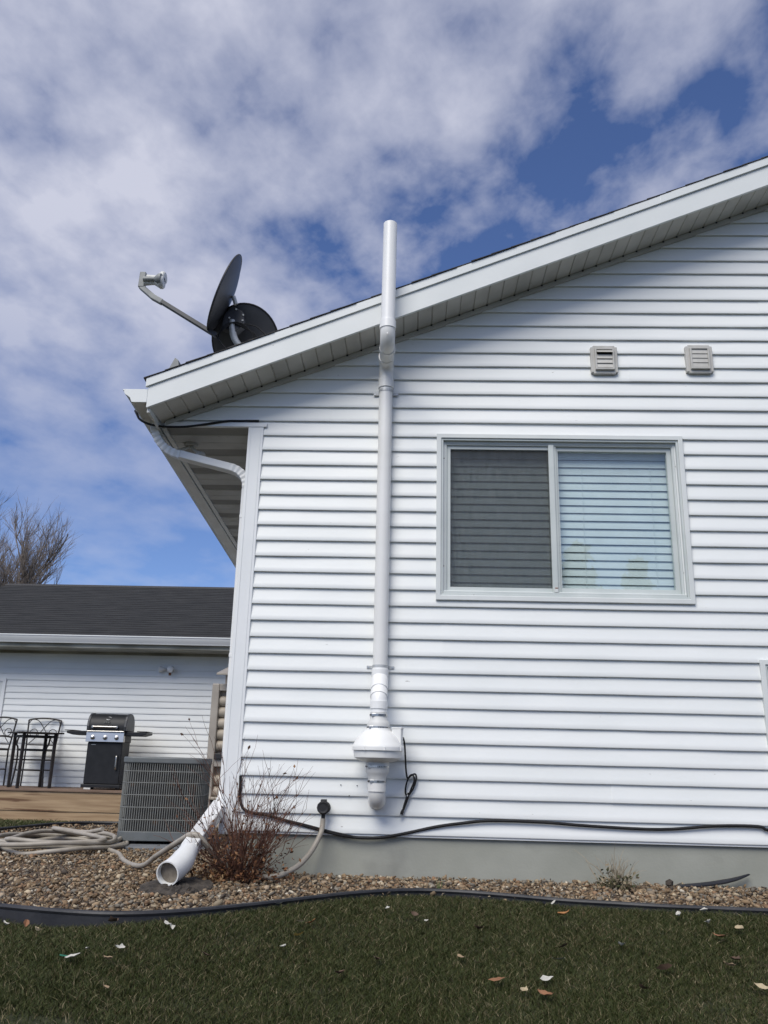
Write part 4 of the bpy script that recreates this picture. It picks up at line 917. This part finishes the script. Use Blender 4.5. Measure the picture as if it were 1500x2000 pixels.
# ------------------------------------------------------------------ garage wing behind
GY = 9.0
gar = thing('garage', 'white sided garage with dark shingle roof behind the wooden deck', 'garage', (-5.0, 9.5, -.56))
MB().box(-8.3, -1.3, GY + .004, 14.8, -.60, 2.10).build('wall', M['trim'], gar)
MB().prism([(GY + .01, 2.10), (14.79, 2.10), (11.9, 3.34)], -8.29, -1.31, 'x').build('gable', M['trim'], gar)
DX1 = -6.80
k = 0; z0 = -.56
while z0 < 1.98:
    wd_ = DX1 - .005 if (-.1 < z0 + .05 < 1.62) else -8.28
    course(gar, wd_, wd_, -1.31, -1.31, z0, min(PITCH, 2.09 - z0), GY, M['vinyl'], seed=k + 500, proj=.0135, wob=.002); z0 += PITCH; k += 1
MB().box(-8.45, -1.2, 8.46, 9.03, 2.06, 2.10).build('soffit', M['soffit_far'], gar)
MB().box(-8.3, -1.3, 8.975, 9.0, 2.02, 2.0595).build('frieze', M['soffit_far'], gar)
gg = MB().prism([(8.46, 2.13), (8.375, 2.13), (8.365, 2.16), (8.335, 2.195), (8.325, 2.25), (8.46, 2.25)], -8.5, -1.15, 'x').build('gutter', M['trim'], gar, smooth=True)
MB().box(-8.5, -1.15, 8.318, 8.332, 2.238, 2.254).build('lip', M['trim'], gg)
MB().box(-8.46, -1.19, 8.44, 8.4595, 2.062, 2.16).build('fascia', M['soffit_far'], gar)
RZ = 2.258; RS = (3.76 - RZ) / (11.88 - 8.36)
gr_ = MB().prism([(8.36, RZ - .03), (11.88, 3.73), (15.4, RZ - .03), (15.4, RZ), (11.88, 3.76), (8.36, RZ)], -8.45, -1.2, 'x').build('roof', M['shingle_far'], gar)
yy = 8.345; k = 0
while yy < 11.8:
    MB().prism([(yy, RZ + (yy - 8.36) * RS + .003), (yy, RZ + (yy - 8.36) * RS + .014), (yy + .15, RZ + (yy + .15 - 8.36) * RS + .006), (yy + .15, RZ + (yy + .15 - 8.36) * RS + .002)], -8.47, -1.19, 'x').build('shingle_course', M['shingle_far'], gr_); yy += .135; k += 1
MB().prism([(11.75, 3.705), (11.75, 3.722), (11.88, 3.785), (12.01, 3.722), (12.01, 3.705), (11.88, 3.765)], -8.48, -1.19, 'x').build('ridge_cap', M['shingle'], gr_)
dr = MB().ring(-8.25, DX1, -.10, 1.60, .055, GY - .03, GY + .03).build('patio_door', M['trim'], gar, bevel=.004)
MB().ring(-8.195, DX1 - .055, -.045, 1.545, .07, GY - .012, GY + .02).build('sash', M['wintrim'], dr, bevel=.003)
MB().box(-8.12, DX1 - .13, GY - .002, GY + .002, .03, 1.47).build('pane', M['glass'], dr)
# flood light on the garage wall
fl = thing('flood_light', 'twin bulb flood light with a rust stain on the garage wall', 'light', (-4.06, 8.98, 1.80))
MB().lathe([(.055, -.03), (.06, -.012), (.06, 0)], (-4.045, GY - .002, 1.80), 18, 'y').build('wall_box', M['wintrim'], fl, smooth=True)
for (dx_, dy_) in ((-.16, -.05), (.02, -.09)):
    p = Vector((-4.05 + dx_ * .45, GY - .05, 1.80)); d = Vector((dx_, dy_, -.01)).normalized()
    MB().tube([(-4.045, GY - .03, 1.80), tuple(p)], .013, 8).build('arm', M['galv'], fl)
    MB().tube([tuple(p), tuple(p + d * .03), tuple(p + d * .085), tuple(p + d * .11), tuple(p + d * .12)], .055, 16, True, [.4, .5, 1, .95, .6]).build('bulb', M['pvc_top'], fl, smooth=True)
MB().box(-4.075, -4.035, GY - .0165, GY - .0145, 1.70, 1.76).build('rust_stain', M['rust'], fl)

# ------------------------------------------------------------------ deck with grill and patio set
DZ = -.105; DY0 = 7.75
dk = thing('deck', 'low wooden deck with pale pine rim boards in front of the garage', 'deck', (-5.6, 8.3, -.56))
for i in range(9):
    y0 = DY0 - .02 + i * .139
    MB().box(-9.2, -2.62, y0, min(y0 + .133, 8.965), DZ - .026, DZ + rnd.uniform(-.001, .001)).build('deck_board', M['deckold'], dk, bevel=.003)
for (x0, x1) in ((-9.2, -6.6), (-6.598, -4.2), (-4.198, -2.65)):
    MB().box(x0, x1, DY0, DY0 + .038, -.405, DZ - .028).build('rim_board', M['pine'], dk, bevel=.004)
    MB().box(x0 + .3, x1 + (.3 if x1 < -3 else 0), DY0 + .012, DY0 + .05, -.60, -.409).build('skirt_board', M['pine'], dk, bevel=.004)
MB().box(-2.69, -2.652, DY0 + .05, 8.96, -.60, DZ - .028).build('rim_board', M['pine'], dk, bevel=.004)

gl = thing('gas_grill', 'black gas grill with stainless control panel standing on the deck', 'grill', (-4.745, 8.42, DZ), R(3), local=True)
MB().box(-.265, .265, -.205, .21, .075, .70).build('cabinet', M['grillblack'], gl, bevel=.006)
gd = MB().box(-.268, .262, -.222, -.206, .085, .69).build('door', M['grillblack'], gl, bevel=.006)
MB().tube(spline([(.205, -.222, .50), (.205, -.26, .49), (.205, -.265, .40), (.205, -.26, .31), (.205, -.222, .30)], 4), .011, 10).build('handle', M['stainless'], gd, smooth=True)
MB().box(-.21, -.14, -.224, -.222, .655, .662).build('badge', M['stainless'], gd)
MB().box(-.30, .29, -.23, .23, .028, .076).build('base', M['grillblack'], gl, bevel=.006)
for sx_ in (-.24, .24):
    for sy_ in (-.18, .18):
        w_ = MB().lathe([(.02, -.02), (.032, -.018), (.032, .018), (.02, .02)], (sx_, sy_, .032), 16, 'x').build('wheel', M['black'], gl, smooth=True)
MB().box(-.25, -.15, -.225, -.19, .002, .03).build('caster_bracket', M['lnbw'], gl)
MB().prism([(-.262, .70), (-.250, .845), (-.18, .86), (-.18, .70)], -.295, .285, 'x').build('control_panel', M['stainless'], gl, bevel=.004)
MB().box(-.29, .28, -.268, -.18, .846, .866).build('panel_trim', M['stainless'], gl, bevel=.005)
for kx_ in (-.19, 0.0, .175):
    kb = MB().lathe([(.034, .0), (.034, -.010), (.022, -.014), (.020, -.038), (.012, -.042)], (kx_, -.258, .765), 18, 'y').build('knob', M['stainless'], gl, smooth=True)
MB().box(-.285, .275, -.18, .22, .70, .862).build('firebox', M['grillblack'], gl, bevel=.006)
lid_p = [(-.235, .868), (-.243, .93), (-.225, 1.01), (-.18, 1.075), (-.11, 1.118), (-.02, 1.132), (.08, 1.125), (.16, 1.09), (.215, 1.02), (.232, .93), (.232, .868)]
ld = MB().prism(lid_p, -.265, .265, 'x').build('lid', M['grillblack'], gl, smooth=True)
for sg in (-1, 1):
    MB().prism([(a * 1.04, .868 + (b - .868) * 1.035) for a, b in lid_p], sg * .285 - .020, sg * .285 + .020, 'x').build('lid_end', M['dish'], ld, bevel=.008)
MB().tube([(-.20, -.285, .925), (.165, -.285, .925)], .014, 12).build('handle', M['stainless'], ld, smooth=True)
for hx in (-.20, .165): MB().tube([(hx, -.24, .925), (hx, -.29, .925)], .020, 10).build('handle_post', M['stainless'], ld, smooth=True)
em = MB(); sw = arc((0.01, -.214, 1.056), .030, R(200), R(330), 8, (1, 0, 0), (0, .55, .84))
em.tube([(p[0], p[1] - .004, p[2]) for p in sw], .005, 6, True, [.3, .8, 1.3, 1.6, 1.5, 1.2, .9, .6, .3])
sw2 = arc((0.02, -.214, 1.052), .030, R(20), R(120), 6, (1, 0, 0), (0, .55, .84)); em.tube([(p[0], p[1] - .004, p[2]) for p in sw2], .003, 6)
em.build('emblem', M['lnbw'], ld)
mk = MB()
for i, (wd_, hh) in enumerate(((.010, .022), (.008, .017), (.012, .020), (.006, .017), (.014, .021), (.007, .019))):
    mk.box(-.045 + i * .0165, -.045 + i * .0165 + wd_ * .6, -.2455, -.232, .995 - hh / 2, .995 + hh / 2)
mk.build('emblem', M['lnb'], ld)
for sg in (-1, 1):
    x0, x1 = (-.62, -.29) if sg < 0 else (.28, .61)
    sh = MB().prism([(x0, .855), (x1, .862), (x1, .80), (x0 + (.10 if sg < 0 else 0), .798), (x0, .825)] if sg < 0 else [(x0, .862), (x1, .855), (x1, .825), (x1 - .10, .798), (x0, .80)], -.20, .20, 'y').build('side_shelf', M['grillblack'], gl, bevel=.006)
    MB().box(*((-.66, -.52) if sg < 0 else (.46, .61)), -.19, .19, .862, .874).build('shelf_top', M['grillblack'], sh, bevel=.003)

# bar height patio table, turned on its corner
tb = thing('patio_table', 'black iron bar table standing on the deck', 'table', (-5.86, 8.25, DZ), R(40), local=True)
MB().prism(rrect(.34, .04, 4), .80, .822, 'z').build('table_top', M['iron'], tb, bevel=.004)
for sx_, sy_ in ((-1, -1), (1, -1), (1, 1), (-1, 1)):
    MB().box(sx_ * .235 - .022, sx_ * .235 + .022, sy_ * .235 - .022, sy_ * .235 + .022, 0, .80).build('leg', M['iron'], tb, bevel=.003)
for a in (-.235, .235):
    MB().box(-.21, .21, a - .012, a + .012, .74, .775).build('apron', M['iron'], tb); MB().box(a - .012, a + .012, -.21, .21, .74, .775).build('apron', M['iron'], tb)
    MB().box(-.21, .21, a - .009, a + .009, .40, .42).build('stretcher', M['iron'], tb)
def bar_chair(x, y, rz, label):
    t = thing('bar_chair', label, 'chair', (x, y, DZ), rz, group='bar chairs at the patio table', local=True)
    for sx_ in (-1, 1):
        MB().tube([(sx_ * .23, .20, 0), (sx_ * .225, .20, .55), (sx_ * .26, .27, 1.03)], .013, 8).build('leg', M['iron'], t, smooth=True)
        MB().tube(spline([(sx_ * .24, -.22, 0), (sx_ * .21, -.20, .35), (sx_ * .22, -.20, .58), (sx_ * .245, -.20, .64), (sx_ * .245, -.15, .74), (sx_ * .245, -.02, .76), (sx_ * .24, .21, .75)], 5), .014, 8).build('leg', M['iron'], t, smooth=True)
    MB().prism(rrect(.225, .03, 3), .54, .575, 'z').build('seat', M['iron'], t, bevel=.006)
    MB().tube(spline([(-.26, .27, 1.03), (-.13, .275, 1.055), (0, .28, 1.062), (.13, .275, 1.055), (.26, .27, 1.03)], 4), .013, 8).build('top_rail', M['iron'], t, smooth=True)
    MB().tube([(-.228, .205, .64), (.228, .205, .64)], .010, 8).build('lower_rail', M['iron'], t)
    for sx_ in (-1, 1):
        MB().tube(spline([(sx_ * .245, .262, .98), (sx_ * .20, .268, 1.04), (sx_ * .10, .268, 1.02), (sx_ * .02, .255, .93), (sx_ * -.06, .24, .82), (sx_ * -.14, .225, .72), (sx_ * -.20, .213, .66)], 5), .0065, 6).build('scroll', M['iron'], t, smooth=True)
        MB().tube(arc((sx_ * .15, .24, .83), .06, 0, R(400), 18, (1, 0, 0), (0, .18, .98)), .006, 6).build('scroll', M['iron'], t, smooth=True)
    for a in (-.2, .2): MB().tube([(-.225, a, .25), (.225, a, .25)], .009, 6).build('foot_rail', M['iron'], t)
bar_chair(-6.0, 8.66, R(6), 'black iron bar chair between the patio table and the garage wall')
bar_chair(-6.75, 8.60, R(-8), 'black iron bar chair beside the patio door')

# ------------------------------------------------------------------ tan storage shed by the house wall
sh_ = thing('storage_shed', 'tan resin storage shed with log look panels beside the house wall', 'shed', (-1.9, 5.4, -.43))
for x0, x1 in ((-2.39, -2.30), (-1.42, -1.33)): MB().box(x0, x1, 5.0, 5.09, -.43, 1.25).build('post', M['resin_frame'], sh_, bevel=.012)
MB().box(-2.30, -1.42, 5.005, 5.085, 1.165, 1.25).build('rail', M['resin_frame'], sh_, bevel=.01)
MB().box(-2.30, -1.42, 5.005, 5.085, .30, .385).build('rail', M['resin_frame'], sh_, bevel=.01)
MB().box(-2.33, -1.40, 4.93, 5.03, -.06, -.03).build('ledge', M['resin'], sh_, bevel=.006)
for i in range(13):
    zc_ = -.36 + i * .128
    if .25 < zc_ < .42: continue
    if zc_ > 1.12: break
    prof = [(5.03 + .05 - .055 * math.cos(t), zc_ + .062 * math.sin(t)) for t in [math.pi * (-.5 + j / 8) for j in range(9)]]
    MB().prism(prof, -2.30, -1.42, 'x').build('log_board', M['resin'], sh_, smooth=True)
MB().box(-2.39, -1.33, 5.091, 5.85, -.43, 1.25).build('body', M['resin'], sh_)
MB().prism([(4.78, 1.33), (4.78, 1.355), (5.9, 1.60), (5.9, 1.57)], -2.30, -1.22, 'x').build('roof', M['resin_frame'], sh_, bevel=.005)
MB().prism([(5.1, 1.25), (5.85, 1.25), (5.85, 1.555), (5.1, 1.395)], -2.26, -1.36, 'x').build('gable_panel', M['resin'], sh_)
MB().box(-2.30, -2.10, 4.975, 5.004, .385, .45).build('latch', M['black'], sh_, bevel=.006)

# ------------------------------------------------------------------ trees
def bare_tree(name, base, height, seed, label, spread=.5, lean=(0, 0)):
    t = thing(name, label, 'tree', base); rn = random.Random(seed); m = MB(); mt = MB(); tips = []
    b = Vector(base); tr = [tuple(b), tuple(b + Vector((lean[0] * .2, lean[1] * .2, height * .18))), tuple(b + Vector((lean[0] * .5, lean[1] * .5, height * .38))), tuple(b + Vector((lean[0], lean[1], height * .6)))]
    mt.tube(tr, height * .02, 10, True, [1.2, .9, .7, .4]); mt.build('trunk', M['bark'], t, smooth=True)
    def grow(p, d, l, r, dep):
        path = [tuple(p)]; q = Vector(p); dd = Vector(d).normalized(); ns = 5
        for i in range(ns):
            dd = (dd + Vector((rn.uniform(-1, 1), rn.uniform(-1, 1), rn.uniform(-.5, 1))) * .13).normalized(); q = q + dd * (l / ns); path.append(tuple(q))
        m.tube(path, r, 5 if dep > 2 else 3, False, [1 - .6 * i / ns for i in range(ns + 1)])
        if dep:
            for _ in range(rn.randint(4, 6) if dep < 4 else 5):
                k_ = rn.randint(1, ns); nd = (dd + Vector((rn.uniform(-1, 1), rn.uniform(-1, 1), rn.uniform(-.35, .8))) * .62).normalized()
                grow(Vector(path[k_]), nd, l * rn.uniform(.45, .68), r * .52, dep - 1)
    for i in range(15):
        k_ = rn.uniform(.3, 1.0); a = rn.uniform(0, 6.28); p = Vector(tr[1]) * (1 - k_) + Vector(tr[3]) * k_
        grow(p, (math.cos(a) * spread, math.sin(a) * spread, 1 - k_ * .2 + .2), height * rn.uniform(.28, .42), height * .0075, 4)
    m.build('crown', M['bark'], t); return t
bare_tree('bare_tree', (-15.0, 24.5, -.56), 8.6, 3, 'leafless grey brown tree standing behind the garage roof', .62)
def conifer(name, base, height, rad, seed, label):
    t = thing(name, label, 'tree', base); rn = random.Random(seed); b = Vector(base)
    MB().tube([tuple(b), tuple(b + Vector((0, 0, height * .97)))], .12, 8, True, [1, .1]).build('trunk', M['bark'], t)
    pts = []; m = MB()
    for i in range(int(height * 26)):
        h = (i + rn.random()) / (height * 26); z = height * (.06 + .93 * h); r_ = rad * (1 - h) ** .85 * rn.uniform(.7, 1.1) + .06; a = rn.uniform(0, 6.28)
        e_ = b + Vector((math.cos(a) * r_, math.sin(a) * r_, z - r_ * .22)); s0 = b + Vector((0, 0, z))
        m.tube([tuple(s0), tuple((s0 + e_) / 2 + Vector((0, 0, .05))), tuple(e_)], .012, 3, False)
        for _ in range(22):
            f_ = rn.uniform(.2, 1.05); pts.append(s0.lerp(e_, f_) + Vector((rn.gauss(0, .09), rn.gauss(0, .09), rn.gauss(-.03, .05))))
    m.build('branches', M['bark'], t)
    leaf_cloud('crown', pts, .26, [(.015, .028, .014), (.025, .042, .02), (.012, .02, .012)], M['leaflets'], t, rn)
conifer('spruce_tree', (4.0, -15.0, -1.37), 7.1, 1.9, 8, 'dark green spruce reflected in the window glass')
conifer('spruce_tree', (5.9, -17.0, -1.37), 7.2, 1.7, 9, 'second lower spruce reflected in the window glass')
